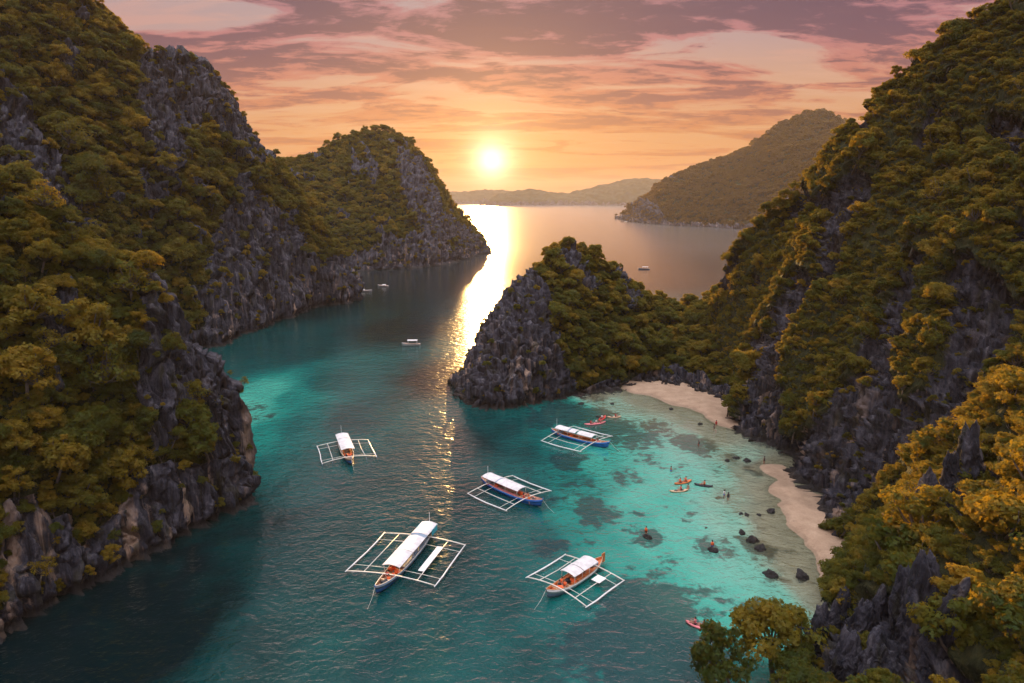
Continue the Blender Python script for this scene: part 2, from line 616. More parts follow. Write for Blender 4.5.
# tall massif behind it
landmass('hill', [
    (w(-72, 88), A(-420, -160, 150), 1.2), (w(-78, 105), A(-250, -150, 160), 1.2), (w(-82, 125), A(-120, -130, 168), 1.25), (w(-82, 145), A(-40, -110, 174), 1.3), (w(-80, 160), A(35, -60, 180), 1.35),
    (G(215, 346), A(88, -16, 186), 1.4), (G(233, 338), A(122, 26, 192), 1.5), (G(255, 329), A(152, 50, 198), 1.6), (G(280, 320), A(192, 50, 206), 1.6), (G(302, 311), A(222, 92, 216), 1.5),
    (G(322, 306), A(250, 136, 228), 1.5), (G(338, 304), A(273, 156, 236), 1.5), (G(347, 303), A(302, 198, 243), 1.5), (G(352, 302), A(330, 238, 248), 1.5), (G(356, 301), A(348, 266, 251), 1.3), (G(358, 299), A(356, 290, 254), 1.0),
    (w(-60, 262), w(-63, 263, 3), 1.0)], 620, 380, 70, (-70, 45), [
    [(138, 62), (195, 40), (235, 95), (268, 150), (272, 175), (245, 165), (215, 135), (190, 115), (178, 150), (172, 190), (152, 165), (136, 110)],
    [(205, 350), (198, 300), (212, 225), (235, 205), (255, 190), (268, 215), (290, 215), (300, 255), (330, 260), (360, 272), (360, 308), (300, 320), (250, 338)],
    [(-5, 75), (20, 95), (45, 145), (72, 205), (100, 250), (60, 220), (-5, 185)], [(60, 40), (75, 60), (70, 80), (55, 60)], [(225, 180), (245, 175), (262, 250), (240, 240)]],
    'tall jungle covered limestone massif with a bare grey crag jutting from its ridge', 'hill', sc=1.5, band=2.6, outcrop=.25, big=2.2, wide=.08, vegk=.5)

# headland with the round top under the sun
landmass('hill', [
    (w(-140, 270), A(150, 190, 360), 1.2), (w(-118, 305), A(225, 176, 385), 1.25), (G(310, 281), A(268, 162, 405), 1.3), (G(345, 273), A(300, 154, 432), 1.35), (G(378, 270), A(326, 148, 452), 1.4), (G(405, 268.5), A(350, 133, 470), 1.5), (G(425, 267), A(385, 126, 480), 1.6),
    (G(445, 264), A(412, 141, 486), 1.6), (G(460, 260), A(433, 172, 489), 1.5), (G(470, 257.5), A(452, 202, 491), 1.4), (G(478, 256), A(471, 222, 490), 1.2), (G(484, 254), A(482, 238, 489), 1.0), (G(487, 252), A(487, 247, 487), 1.0),
    (w(-16, 500), w(-20, 502, 2), 1.0)], 420, 220, 50, (-90, 80), [
    [(395, 150), (420, 165), (440, 215), (490, 248), (430, 272), (422, 235), (400, 195)], [(345, 262), (420, 235), (490, 240), (490, 258), (420, 275), (345, 278)], [(360, 140), (382, 175), (372, 192)], [(352, 150), (362, 170), (355, 185)]],
    'round topped limestone headland below the setting sun', 'hill', sc=2.2, band=2.4, outcrop=.24, big=1.6, warp=4)

# crag in the middle and the wooded saddle that ties it to the slope behind the beach
landmass('island', [
    (w(-1, 152), w(2, 150, 3), 1.0), (w(-6, 140), A(458, 374, 131), 1.0), (G(461, 399), A(468, 366, 131), 1.1), (G(466, 403), A(481, 342, 133), 1.4), (G(473, 405), A(495, 318, 135), 1.7), (G(480, 408), A(512, 289, 139), 2.0), (G(502, 408), A(540, 261, 143), 2.2), (G(525, 405), A(567, 242, 145), 2.0),
    (G(550, 401), A(588, 246, 146), 1.7), (G(580, 397), A(606, 260, 147), 1.35), (G(605, 393), A(625, 278, 148), 1.15), (G(630, 389.5), A(648, 294, 150), 1.0), (G(658, 388), A(672, 300, 151), .95), (G(688, 395), A(694, 300, 151), .95), (G(712, 404), A(715, 292, 151), .9), (G(728, 412), A(750, 290, 150), .9), (w(52, 112), A(800, 300, 146), .9)], 520, 230, 60, (10, 32), [
    [(448, 402), (468, 350), (502, 300), (532, 272), (548, 295), (552, 340), (560, 370), (585, 398), (540, 414), (480, 416)], [(556, 262), (572, 252), (598, 292), (588, 300)], [(605, 265), (640, 302), (625, 312)]],
    'grey limestone crag with a wooded saddle sheltering the small white beach', 'island', sc=1.0, band=1.0, outcrop=.42, big=1.6, vegk=.4)

# the great slope on the beach side
landmass('cliff', [
    (w(2, 12), w(60, 12, 42), .9), (w(8, 30), w(72, 30, 55), .9), (w(14, 45), w(84, 45, 66), .95), (w(25, 55), w(90, 56, 76), 1.05), (w(33, 66), w(95, 66, 88), 1.2), (w(34.5, 75), w(97, 78, 92), 1.3), (w(35, 83), w(94, 88, 90), 1.3), (w(37.5, 91), w(84, 95, 80), 1.3),
    (w(34, 99), w(69, 101, 66), 1.25), (w(33.3, 105), w(59.5, 110, 57), 1.2), (w(36, 111), w(53.5, 118, 47), 1.2), (w(39, 117), w(50.5, 126, 38.5), 1.2), (w(41, 126), w(45, 136, 30), 1.2), (w(41, 138), w(43, 144, 21), 1.1), (w(42, 152), w(46, 153, 6), 1.0)], 900, 460, 60, (40, 25), [
    [(722, 435), (735, 395), (745, 350), (770, 300), (792, 262), (806, 268), (795, 310), (778, 350), (772, 400), (778, 448)],
    [(812, 205), (850, 162), (874, 180), (850, 230), (826, 305), (812, 285)], [(775, 215), (800, 190), (812, 200), (785, 240)],
    [(778, 505), (788, 440), (815, 415), (832, 400), (852, 350), (880, 300), (900, 255), (924, 248), (905, 310), (885, 370), (900, 400), (932, 380), (938, 430), (880, 475), (830, 535)],
    [(935, 275), (960, 252), (1002, 280), (1008, 330), (965, 400), (930, 455), (918, 400), (945, 330)], [(1000, 230), (1030, 195), (1030, 265)], [(972, 145), (985, 110), (1030, 118), (1010, 172)],
    [(922, 525), (960, 470), (988, 438), (992, 480), (950, 545)], [(800, 610), (860, 590), (890, 600), (920, 570), (955, 575), (955, 640), (880, 690), (800, 690)],
    [(690, 308), (733, 245), (748, 255), (722, 300)], [(880, 35), (900, 5), (985, -10), (965, 30), (900, 62)], [(905, 140), (930, 100), (940, 110), (918, 155)], [(850, 120), (870, 105), (868, 140)]],
    'high jungle slope with grey fluted rock ribs rising beside the turquoise cove', 'cliff', sc=.95, band=2.0, outcrop=.25, big=2.2, out=1.2, wide=.04, vegk=.35)

# mountain across the strait, then the far ranges
landmass('mountain', [
    (G(618, 218), A(622, 214, 1250), 1.0), (G(630, 222), A(640, 205, 1220), 1.2), (G(648, 224), A(652, 193, 1180), 1.3), (G(668, 225.5), A(672, 178, 1150), 1.3), (G(690, 226.5), A(694, 170, 1130), 1.3), (G(712, 227.5), A(715, 161, 1120), 1.3), (G(735, 229), A(742, 154, 1110), 1.3),
    (G(760, 230), A(765, 138, 1100), 1.3), (G(785, 231.5), A(790, 121, 1095), 1.3), (G(812, 234), A(815, 113, 1090), 1.3), (G(840, 236), A(843, 123, 1080), 1.3), (G(870, 238), A(880, 150, 1060), 1.3), (G(910, 241), A(930, 190, 1030), 1.3), (G(960, 244), A(980, 215, 1000), 1.1)],
    360, 150, 30, (60, 260), [[(625, 225), (640, 200), (660, 210), (670, 228)]],
    'dim wooded mountain across the strait beyond the jungle slope', 'mountain', sc=5.0, band=.2, outcrop=.40, big=1.8, drop=.3, warp=3)
for cols, lab in (([(498, 194), (515, 191), (532, 189), (548, 191), (565, 193), (580, 190), (598, 186), (614, 182), (628, 179), (645, 178), (660, 180), (674, 183), (690, 190), (720, 198)], 'low hazy mountain range on the horizon with a broad summit'),):
    Yr = 3700
    landmass('mountain', [(A(480, 204.6, Yr - 120), A(482, 203, Yr), 1.0)] + [(A(a, 204.6, Yr - 160), A(a, c, Yr), 1.0) for a, c in cols] + [(A(745, 204.6, Yr - 120), A(748, 202, Yr), 1.0)],
             220, 60, 14, (0, 400), [], lab, 'mountain', sc=14.0, band=.05, outcrop=.7, big=.8, drop=0, warp=1)
Yr = 4600
landmass('mountain', [(A(405, 203.6, Yr - 120), A(407, 202, Yr), 1.0)] + [(A(a, 203.6, Yr - 160), A(a, c, Yr), 1.0) for a, c in
         [(430, 195), (448, 191), (462, 192), (480, 190), (500, 190), (520, 193), (540, 195), (570, 197)]] + [(A(600, 203.6, Yr - 120), A(603, 202, Yr), 1.0)],
         160, 40, 12, (0, 400), [], 'faint flat range on the horizon directly below the sun', 'mountain', sc=14.0, band=.05, outcrop=.7, big=.6, drop=0, warp=1)
# ------------------------------------------------------------------ sea, sea floor and beach
DEPTHS = [  # pixel, pixel, 0 = water's edge ... 1 = deep
    (640, 391, -0.062), (665, 393, -0.062), (690, 400, -0.062), (712, 411, -0.062), (727, 421, -0.050), (771, 470, -0.031), (780, 492, -0.037), (793, 512, -0.043), (808, 530, -0.056), (820, 545, -0.074), (828, 556, -0.074), (834, 570, -0.062), (826, 590, .0), (600, 391, .05),
    (640, 399, .10), (690, 418, .10), (715, 433, .10), (748, 456, .20), (755, 478, .12), (764, 500, .07), (772, 522, .06), (790, 545, .06), (803, 565, .06), (740, 500, .17), (804, 590, .12),
    (615, 402, .2), (665, 428, .22), (690, 445, .3), (715, 475, .28), (725, 520, .27), (735, 550, .30), (755, 580, .33), (770, 600, .30), (760, 625, .45),
    (640, 460, .44), (660, 500, .42), (690, 480, .38), (680, 530, .40), (700, 560, .38), (660, 550, .46), (630, 515, .48), (720, 590, .40), (605, 470, .50), (690, 600, .45), (640, 440, .40), (660, 590, .5), (620, 560, .53),
    (585, 500, .56), (600, 540, .56), (625, 590, .62), (565, 478, .68), (550, 445, .70), (600, 445, .52), (575, 520, .60),
    (525, 450, .84), (560, 412, .60), (525, 500, .86), (535, 545, .80), (560, 570, .72), (595, 605, .70), (610, 650, .70), (555, 620, .78), (500, 425, .88), (520, 412, .80), (540, 405, .70),
    (475, 440, .94), (465, 500, .92), (450, 560, .92), (500, 600, .86), (530, 660, .84), (610, 682, .74), (400, 480, .90), (350, 420, .86), (440, 380, 1.0),
    (265, 392, .47), (236, 420, .45), (250, 405, .42), (295, 398, .62), (255, 440, .60), (330, 382, .80), (240, 365, .84), (262, 475, .74), (300, 430, .74), (225, 350, .86), (300, 350, .88),
    (300, 480, .84), (200, 600, 1.0), (300, 560, .90), (150, 640, 1.02), (350, 640, .87), (400, 330, 1.0), (420, 640, .86), (250, 640, .92), (60, 660, 1.03), (470, 670, .84), (300, 310, .97), (240, 530, .96), (160, 570, .99), (80, 620, 1.0),
    (700, 670, .70), (660, 645, .66), (740, 670, .6), (420, 290, 1.0), (520, 230, 1.0), (600, 220, 1.0), (700, 260, 1.0), (640, 330, 1.0)]
REEFS = [(565, 413, 9, 1), (545, 418, 8, .8), (600, 413, 6, .9), (612, 428, 9, .9), (632, 436, 9, .75), (655, 427, 6, .7), (685, 441, 6, .8), (702, 447, 5, .8), (595, 398, 6, .6), (568, 461, 5, 1), (594, 511, 5.5, .95), (577, 487, 7, .5), (625, 478, 5, .6), (556, 548, 3, .8),
         (650, 618, 10, 1), (632, 645, 9, 1), (682, 652, 8, .9), (605, 665, 7, .8), (655, 668, 8, 1), (690, 640, 5, .8), (655, 595, 4, .6), (620, 625, 6, .8), (700, 592, 4, .5), (712, 550, 4.5, .6), (648, 538, 3, .9), (756, 546, 3.4, .9), (768, 556, 2.6, .7), (775, 578, 2.6, .6), (758, 604, 3, .6), (735, 606, 3, .5),
         (790, 552, 2, .5), (752, 471, 2.2, .8), (640, 455, 4, .5), (655, 462, 3, .5), (735, 460, 2.5, .7), (250, 408, 6, .6), (262, 418, 5, .5), (240, 385, 6, .5), (535, 470, 6, .4), (560, 500, 4, .45), (720, 470, 3, .4), (690, 505, 2.5, .35), (670, 565, 3, .4), (600, 580, 4, .4)]
_dp = np.array([[*ground(a, b)[:2], d] for a, b, d in DEPTHS])


def depth_at(x, y):
    sh = x.shape
    q = np.stack([x.ravel(), y.ravel()], 1)
    w3 = np.stack([q[:, 0], q[:, 1], 0 * q[:, 0]], 1)
    q = q + 2.6 * np.stack([fbm(w3 / 9 + 3, 3), fbm(w3 / 9 + 13, 3)], 1)
    num = np.zeros(len(q)); den = np.zeros(len(q))
    sc = 1 + .004 * q[:, 1]
    for a, b, d in _dp:
        r2 = ((q[:, 0] - a) ** 2 + ((q[:, 1] - b) * .62) ** 2) / sc + 3.0
        ww = r2 ** -2.0
        num += ww * d; den += ww
    d = num / den
    far = sstep(np.hypot(q[:, 0], q[:, 1] - 150), 190, 330)
    d = d + (1 - d) * far
    return d.reshape(sh)


def reef_at(x, y):
    sh = x.shape
    q = np.stack([x.ravel(), y.ravel(), 0 * x.ravel()], 1)
    wx, wy = 5.5 * fbm(q / 8 + 33, 4), 5.5 * fbm(q / 8 + 53, 4)
    r = np.zeros(len(q))
    for a, b, rad, s in REEFS:
        g = ground(a, b)
        dd = ((q[:, 0] + wx - g[0]) ** 2 + ((q[:, 1] + wy - g[1]) * .75) ** 2) / rad ** 2
        r = np.maximum(r, s * np.exp(-dd ** 1.5))
    spk = sstep(fbm(q / 5.0 + 77, 5), .14, .36) * .62
    near = np.exp(-(((q[:, 0] - 28) / 42) ** 2 + ((q[:, 1] - 125) / 55) ** 2))
    return np.maximum(r, spk * near).reshape(sh)


def axis(lo, hi, step, far, n):
    core = np.arange(lo, hi + step, step)
    k = np.linspace(0, 1, n + 1)[1:]
    out = core[-1] + (far[1] - core[-1]) * k ** 4
    inn = core[0] - (core[0] - far[0]) * k[::-1] ** 4
    return np.concatenate([inn, core, out])


def water_material():
    m, b = new_mat('sea_water')
    pos = b.n('ShaderNodeNewGeometry').outputs['Position']
    d = b.n('ShaderNodeAttribute', attribute_name='depth').outputs['Fac']
    rf = b.n('ShaderNodeAttribute', attribute_name='reef').outputs['Fac']
    fine = b.noise(pos, .45, 7, .62, .4)
    mid = b.noise(pos, .10, 5, .55, .5)
    dd = b.m('ADD', d, b.m('MULTIPLY', b.m('SUBTRACT', mid, .5), .16))
    body = b.ramp(dd, [(0.05, (.46, .46, .34)), (0.22, (.24, .44, .33)), (0.32, (.13, .39, .30)), (0.44, (.055, .345, .262)), (0.58, (.007, .185, .150)), (0.72, (.003, .100, .092)), (0.86, (.0012, .046, .046)), (1.0, (.0006, .008, .010))])
    patch = b.rng(b.m('ADD', rf, b.m('MULTIPLY', b.m('SUBTRACT', fine, .5), 1.9)), .32, .66)
    heads = b.m('MULTIPLY', b.rng(b.noise(pos, 1.15, 6, .68, .6), .60, .66), b.rng(b.m('ADD', rf, b.m('MULTIPLY', mid, .9)), .42, .75))
    patch = b.m('MAXIMUM', patch, b.m('MULTIPLY', heads, b.m('MULTIPLY', b.rng(d, .80, .55), .8)))
    reefc = b.ramp(d, [(0.1, (.10, .075, .045)), (0.4, (.030, .055, .048)), (0.7, (.010, .040, .045)), (1.0, (.004, .024, .034))])
    body = b.mix(b.m('MULTIPLY', patch, .85), body, reefc)
    dif = b.n('ShaderNodeBsdfDiffuse')
    b.put(dif.inputs[0], body)
    tr = b.n('ShaderNodeBsdfTransparent')
    tr.inputs[0].default_value = (.80, .95, .92, 1)
    alpha = b.rng(b.m('ADD', d, b.m('MULTIPLY', b.m('SUBTRACT', fine, .5), .10)), -.02, .36, 0.0, 1.0)
    m0 = b.n('ShaderNodeMixShader')
    b.put(m0.inputs[0], alpha)
    b.link(tr.outputs[0], m0.inputs[1])
    b.link(dif.outputs[0], m0.inputs[2])
    # waves: long swell, chop and ripples
    w1 = b.noise(b.mapv(pos, (.85, 1.25, 1), rot=(0, 0, R(14))), .16, 3, .5, .3)
    w2 = b.noise(b.mapv(pos, (.9, 1.2, 1), rot=(0, 0, R(-18))), .44, 4, .55, .5)
    w3 = b.noise(b.mapv(pos, (.9, 1.2, 1), rot=(0, 0, R(25))), 1.25, 3, .5, .3)
    sv = b.n('ShaderNodeSeparateXYZ')
    b.put(sv.inputs[0], pos)
    calm = b.m('MULTIPLY', b.rng(d, .15, .75, .35, 1.0), b.rng(sv.outputs[1], 260, 700, 1.0, .14))
    hgt = b.m('ADD', b.m('MULTIPLY', w1, 1.6), b.m('ADD', b.m('MULTIPLY', w2, 1.5), b.m('MULTIPLY', w3, .25)))
    bp = b.n('ShaderNodeBump')
    b.put(bp.inputs['Strength'], calm)
    bp.inputs['Distance'].default_value = 0.115
    b.put(bp.inputs['Height'], hgt)
    bq = b.n('ShaderNodeBump')
    sy = b.n('ShaderNodeSeparateXYZ')
    b.put(sy.inputs[0], pos)
    b.put(bq.inputs['Strength'], b.rng(sy.outputs[1], 260, 620, 1.0, .15))
    bq.inputs['Distance'].default_value = 0.46
    b.put(bq.inputs['Height'], b.m('ADD', b.m('MULTIPLY', w1, 1.0), b.m('ADD', b.m('MULTIPLY', w2, 1.7), b.m('MULTIPLY', w3, .6))))
    b.link(bq.outputs[0], dif.inputs['Normal'])
    fr = b.n('ShaderNodeFresnel')
    fr.inputs['IOR'].default_value = 1.333
    b.link(bq.outputs[0], fr.inputs['Normal'])
    gl = b.n('ShaderNodeBsdfGlossy')
    b.put(gl.inputs['Roughness'], b.rng(sv.outputs[1], 260, 900, .11, .19))
    gl.inputs[0].default_value = (.95, .95, .95, 1)
    b.link(bp.outputs[0], gl.inputs['Normal'])
    m1 = b.n('ShaderNodeMixShader')
    b.link(fr.outputs[0], m1.inputs[0])
    b.link(m0.outputs[0], m1.inputs[1])
    b.link(gl.outputs[0], m1.inputs[2])
    finish(b, m1.outputs[0])
    return m


def sand_material(name, wet):
    m, b = new_mat(name)
    pos = b.n('ShaderNodeNewGeometry').outputs['Position']
    n = b.noise(pos, .35, 6, .6)
    f = b.noise(pos, 3.0, 5, .65)
    c = b.ramp(b.m('ADD', b.m('MULTIPLY', n, .6), b.m('MULTIPLY', f, .4)), [(.3, (.25, .16, .10)), (.5, (.36, .245, .16)), (.7, (.46, .33, .225))])
    deb = b.m('MULTIPLY', b.rng(b.noise(pos, 1.1, 7, .7), .60, .70), .6)
    c = b.mix(deb, c, (.10, .075, .05))
    if wet:
        rf = b.n('ShaderNodeAttribute', attribute_name='reef').outputs['Fac']
        fine = b.noise(pos, .8, 7, .65, .4)
        c = b.mix(b.rng(b.m('ADD', rf, b.m('MULTIPLY', b.m('SUBTRACT', fine, .5), 1.1)), .30, .7), c, (.075, .060, .035))
    sz = b.n('ShaderNodeSeparateXYZ')
    b.put(sz.inputs[0], pos)
    c = b.mix(b.m('MULTIPLY', b.m('MULTIPLY', b.rng(b.m('ADD', sz.outputs[2], b.m('MULTIPLY', n, .3)), .62, .30), b.rng(sz.outputs[2], -.5, .0)), .42), c, (.16, .11, .07))
    p = b.n('ShaderNodeBsdfPrincipled')
    b.put(p.inputs['Base Color'], c)
    p.inputs['Roughness'].default_value = .85
    bp = b.n('ShaderNodeBump')
    bp.inputs['Distance'].default_value = .3
    b.put(bp.inputs['Height'], b.noise(pos, .9, 6, .6))
    b.link(bp.outputs[0], p.inputs['Normal'])
    finish(b, p.outputs[0])
    return m


xs, ys = axis(-75, 75, .6, (-5150, 5150), 24), axis(68, 250, .7, (-350, 9500), 28)
X, Y = np.meshgrid(xs, ys)
me = np_mesh('sea', np.stack([X, Y, 0 * X], -1).reshape(-1, 3), grid_faces(len(ys), len(xs)), [water_material()], True,
             {'depth': depth_at(X, Y), 'reef': reef_at(X, Y)})
tag(link('sea', me), 'teal and turquoise sea running from the cove out to the sunlit strait', 'sea', None, 'structure')
xs, ys = np.arange(-5, 80, .6), np.arange(80, 235, .6)
X, Y = np.meshgrid(xs, ys)
D = depth_at(X, Y)
Z = np.where(D < 0, -D * 13.0, -(D ** 1.25) * 12.0) + .18 * fbm(np.stack([X, Y, 0 * X], -1) / 4.0, 4)
Z = np.maximum(Z, -14)
V = np.stack([X, Y, Z], -1).reshape(-1, 3)
Fq = grid_faces(len(ys), len(xs))
dry = (Z.ravel()[Fq].mean(1) > -.25)
rfv = reef_at(X, Y)
for nm, sel, lab in (('beach', dry, 'narrow curved beach of pale pink sand round the cove'), ('seabed', ~dry, 'sandy shallows under the clear water of the cove')):
    fs = Fq[sel]
    u, inv = np.unique(fs, return_inverse=True)
    me = np_mesh(nm, V[u], inv.reshape(fs.shape), [sand_material(nm + '_sand', True)], True, {'reef': rfv.ravel()[u]})
    tag(link(nm, me), lab, nm, None, 'structure')

# ------------------------------------------------------------------ trees
def tubes(paths, k=5):
    """paths: list of (points, radii) -> verts, faces"""
    V, Fc = [], []
    for pts, rad in paths:
        pts = [Vector(p) for p in pts]
        base = len(V)
        for i, p in enumerate(pts):
            dr = (pts[min(i + 1, len(pts) - 1)] - pts[max(i - 1, 0)]).normalized()
            a = dr.orthogonal().normalized()
            if abs(dr.z) < .9:
                a = dr.cross(Vector((0, 0, 1))).normalized()
            c = dr.cross(a)
            for j in range(k):
                t = 2 * math.pi * j / k
                V.append(tuple(p + (a * math.cos(t) + c * math.sin(t)) * rad[i]))
        for i in range(len(pts) - 1):
            for j in range(k):
                q = base + i * k
                Fc.append((q + j, q + (j + 1) % k, q + k + (j + 1) % k, q + k + j))
        Fc.append(tuple(base + j for j in range(k))[::-1])
        Fc.append(tuple(base + (len(pts) - 1) * k + j for j in range(k)))
    return V, Fc


def unit(v):
    return v / np.maximum(np.linalg.norm(v, axis=-1, keepdims=True), 1e-9)


def tree_meshes(seed, nclump, nleaf, leaf, rosette=1, flat=.62, airy=0.0, tall=1.0, mat='leaf'):
    """crown radius about 1; returns crown mesh, trunk mesh"""
    rs = np.random.RandomState(seed)
    lean = rs.normal(0, .12, 2)
    cz = 1.0 * tall
    C = []
    for i in range(nclump):
        a = i * 2.399963 + rs.uniform(-.4, .4)
        h = (i + .5) / nclump
        r = math.sqrt(h) * .84 * rs.uniform(.7, 1.2)
        C.append((r * math.cos(a) + lean[0], r * math.sin(a) + lean[1], cz + (.62 * (1 - h) + rs.uniform(-.30, .18)) * flat / .62))
    C = np.array(C)
    rad = rs.uniform(.17, .36, nclump) * (1.15 - airy * .3)
    ct = rs.uniform(0, 1, nclump)
    ns = nleaf // rosette
    k = rs.choice(nclump, ns, p=rad**2 / np.sum(rad**2))
    dr = unit(rs.normal(size=(ns, 3)) + np.array([0, 0, .45]))
    rr = rad[k] * (1 - .45 * rs.uniform(0, 1, ns) ** 1.6) * rs.uniform(.85, 1.18, ns)
    pos = C[k] + dr * rr[:, None] * np.array([1, 1, .68])
    nrm = unit(dr * .95 + np.array([0, 0, .35]) + rs.normal(0, .40, (ns, 3)))
    tint = np.clip(ct[k] * .6 + rs.uniform(0, .4, ns), 0, 1)
    if rosette > 1:
        pos = np.repeat(pos, rosette, 0); nrm = np.repeat(nrm, rosette, 0); tint = np.repeat(tint, rosette)
        ang = np.tile(np.arange(rosette) * 2 * math.pi / rosette, ns) + np.repeat(rs.uniform(0, 6, ns), rosette) + rs.normal(0, .25, ns * rosette)
    else:
        ang = rs.uniform(0, 2 * math.pi, ns)
    n = len(pos)
    t1 = unit(np.cross(nrm, np.array([.31, .22, .92]) + 0 * nrm))
    t2 = np.cross(nrm, t1)
    ax = t1 * np.cos(ang)[:, None] + t2 * np.sin(ang)[:, None]
    if rosette > 1: ax = unit(ax + nrm * rs.uniform(-.15, .45, n)[:, None])
    sd = unit(np.cross(nrm, ax))
    ln = leaf * rs.uniform(.7, 1.3, n)[:, None]
    wd = ln * (.30 if rosette > 1 else .42)
    b0 = pos if rosette > 1 else pos - ax * ln * .5
    mid = b0 + ax * ln * .5 - nrm * ln * .04
    V = np.stack([b0, mid + sd * wd, b0 + ax * ln - nrm * ln * .18, mid - sd * wd], 1).reshape(-1, 3)
    Fq = np.arange(4 * n).reshape(n, 4)
    crown = np_mesh('crown', V, Fq, [MAT[mat]], False, {'tint': np.repeat(tint, 4)})
    fork = Vector((lean[0] * .5, lean[1] * .5, cz * .62))
    P = [([(0, 0, -.6), (lean[0] * .2, lean[1] * .2, .2), tuple(fork)], [.085, .065, .05])]
    for i in rs.permutation(nclump)[:max(5, nclump // 2)]:
        e = Vector(C[i])
        md = fork.lerp(e, .5) + Vector((rs.normal(0, .05), rs.normal(0, .05), -.07))
        P.append(([tuple(fork), tuple(md), tuple(e)], [.042, .028, .012]))
        for q in range(2):
            tip = e + Vector(rs.normal(0, 1, 3)).normalized() * rad[i] * .9
            P.append(([tuple(e.lerp(md, .2)), tuple(tip)], [.014, .006]))
    v, f = tubes(P, 5)
    return crown, np_mesh('trunk', np.array(v), f, [MAT['bark']], True)


NEAR = [tree_meshes(10 + i, 22 + 4 * (i % 4), 16800 - 2400 * (i % 3), .062, 6, flat=.50 + .14 * (i % 3), airy=.4 * (i % 3), tall=1 + .12 * (i % 4)) for i in range(7)] + [tree_meshes(33, 26, 4600, .062, 6, flat=.8, airy=.8, tall=1.3)]
MID = [tree_meshes(40 + i, 15 + 2 * (i % 4), 2600, .13, 1, flat=.45 + .14 * (i % 3), tall=1 + .15 * (i % 4)) for i in range(8)]
FAR = [tree_meshes(70 + i, 11, 520, .30, 1, flat=.5, mat='scrub') for i in range(3)]


def joined(name, pair):
    me = bpy.data.meshes.new(name)
    bm = bmesh.new()
    bm.from_mesh(pair[0])
    nb = len(bm.faces)
    bm.from_mesh(pair[1])
    bm.faces.ensure_lookup_table()
    for f in bm.faces[nb:]: f.material_index = 1
    bm.to_mesh(me); bm.free()
    me.materials.append(pair[0].materials[0]); me.materials.append(MAT['bark'])
    return bpy.data.objects.new(name, me)      # a pattern for the wood, not placed in the scene


PATTERN = [joined('forest_tree', p) for p in NEAR + MID + FAR]
LODI = {'near': (0, len(NEAR)), 'mid': (len(NEAR), len(MID)), 'far': (len(NEAR) + len(MID), len(FAR))}

_allv, _allf, _o = [], [], 0
for k, L in LAND.items():
    v = L['P'].reshape(-1, 3)
    _allv.append(v); _allf.append(L['faces'] + _o); _o += len(v)
bvh = BVHTree.FromPolygons(np.concatenate(_allv).tolist(), np.concatenate(_allf).tolist())
CAMP = Vector((0, 0, H))


def sees(p):
    d = CAMP - Vector(p)
    hit = bvh.ray_cast(Vector(p), d.normalized(), d.length)
    return hit[0] is None


def pick(px, py):
    d = Vector(ray(px, py)).normalized()
    loc, nr, i, dist = bvh.ray_cast(CAMP, d)
    return loc, nr


TREES = []          # x, y, z, normal, radius, lod, land
rng = np.random.RandomState(5)


def scatter(key, rmin, rmax, lod, spacing, ncand, rockp=.05, small=.0, backrows=.35):
    L = LAND[key]
    P, N, rk, T = L['P'], L['N'], L['rk'], L['T']
    nv, nu = rk.shape
    vmax = L['nv'] + int(L['nback'] * backrows)
    a = np.linalg.norm(np.cross(P[1:, :-1] - P[:-1, :-1], P[:-1, 1:] - P[:-1, :-1]), axis=2)[:vmax - 1]
    cx, cyy, ax = project(P)
    inb = ((cx > -140) & (cx < 1160) & (cyy < 840) & (ax > 30))[:vmax - 1, :-1]
    wgt = (a * inb).ravel()
    c = rng.choice(len(wgt), ncand, p=wgt / wgt.sum())
    i, j = c // (nu - 1), c % (nu - 1)
    fu, fv = rng.uniform(size=(2, ncand))
    fu, fv = fu[:, None], fv[:, None]
    pos = (P[i, j] * (1 - fu) + P[i, j + 1] * fu) * (1 - fv) + (P[i + 1, j] * (1 - fu) + P[i + 1, j + 1] * fu) * fv
    nn = N[i, j]
    rr = rk[i, j]
    hold = (rng.uniform(size=ncand) < np.where(rr > .28, rockp, 1.0)) & (pos[:, 2] > 1.2)
    cell = {}
    out = 0
    for q in np.nonzero(hold)[0]:
        p = pos[q]
        r = min(rng.uniform(rmin, rmax) * math.exp(rng.normal(0, .26)), rmax * 1.35)
        if rr[q] > .4: r *= rng.uniform(.22, .5)
        elif rng.uniform() < small: r *= rng.uniform(.4, .65)
        m = spacing * r
        cs = spacing * rmax * 1.35
        kx, ky, kz = int(p[0] // cs), int(p[1] // cs), int(p[2] // cs)
        ok = True
        for dx in (-1, 0, 1):
            for dy in (-1, 0, 1):
                for dz in (-1, 0, 1):
                    for (o, ro) in cell.get((kx + dx, ky + dy, kz + dz), ()):
                        if (o[0] - p[0]) ** 2 + (o[1] - p[1]) ** 2 + (o[2] - p[2]) ** 2 < (.5 * (m + spacing * ro)) ** 2:
                            ok = False
        if not ok: continue
        cell.setdefault((kx, ky, kz), []).append((p, r))
        TREES.append((p, nn[q], r, lod, key))
        out += 1
    return out


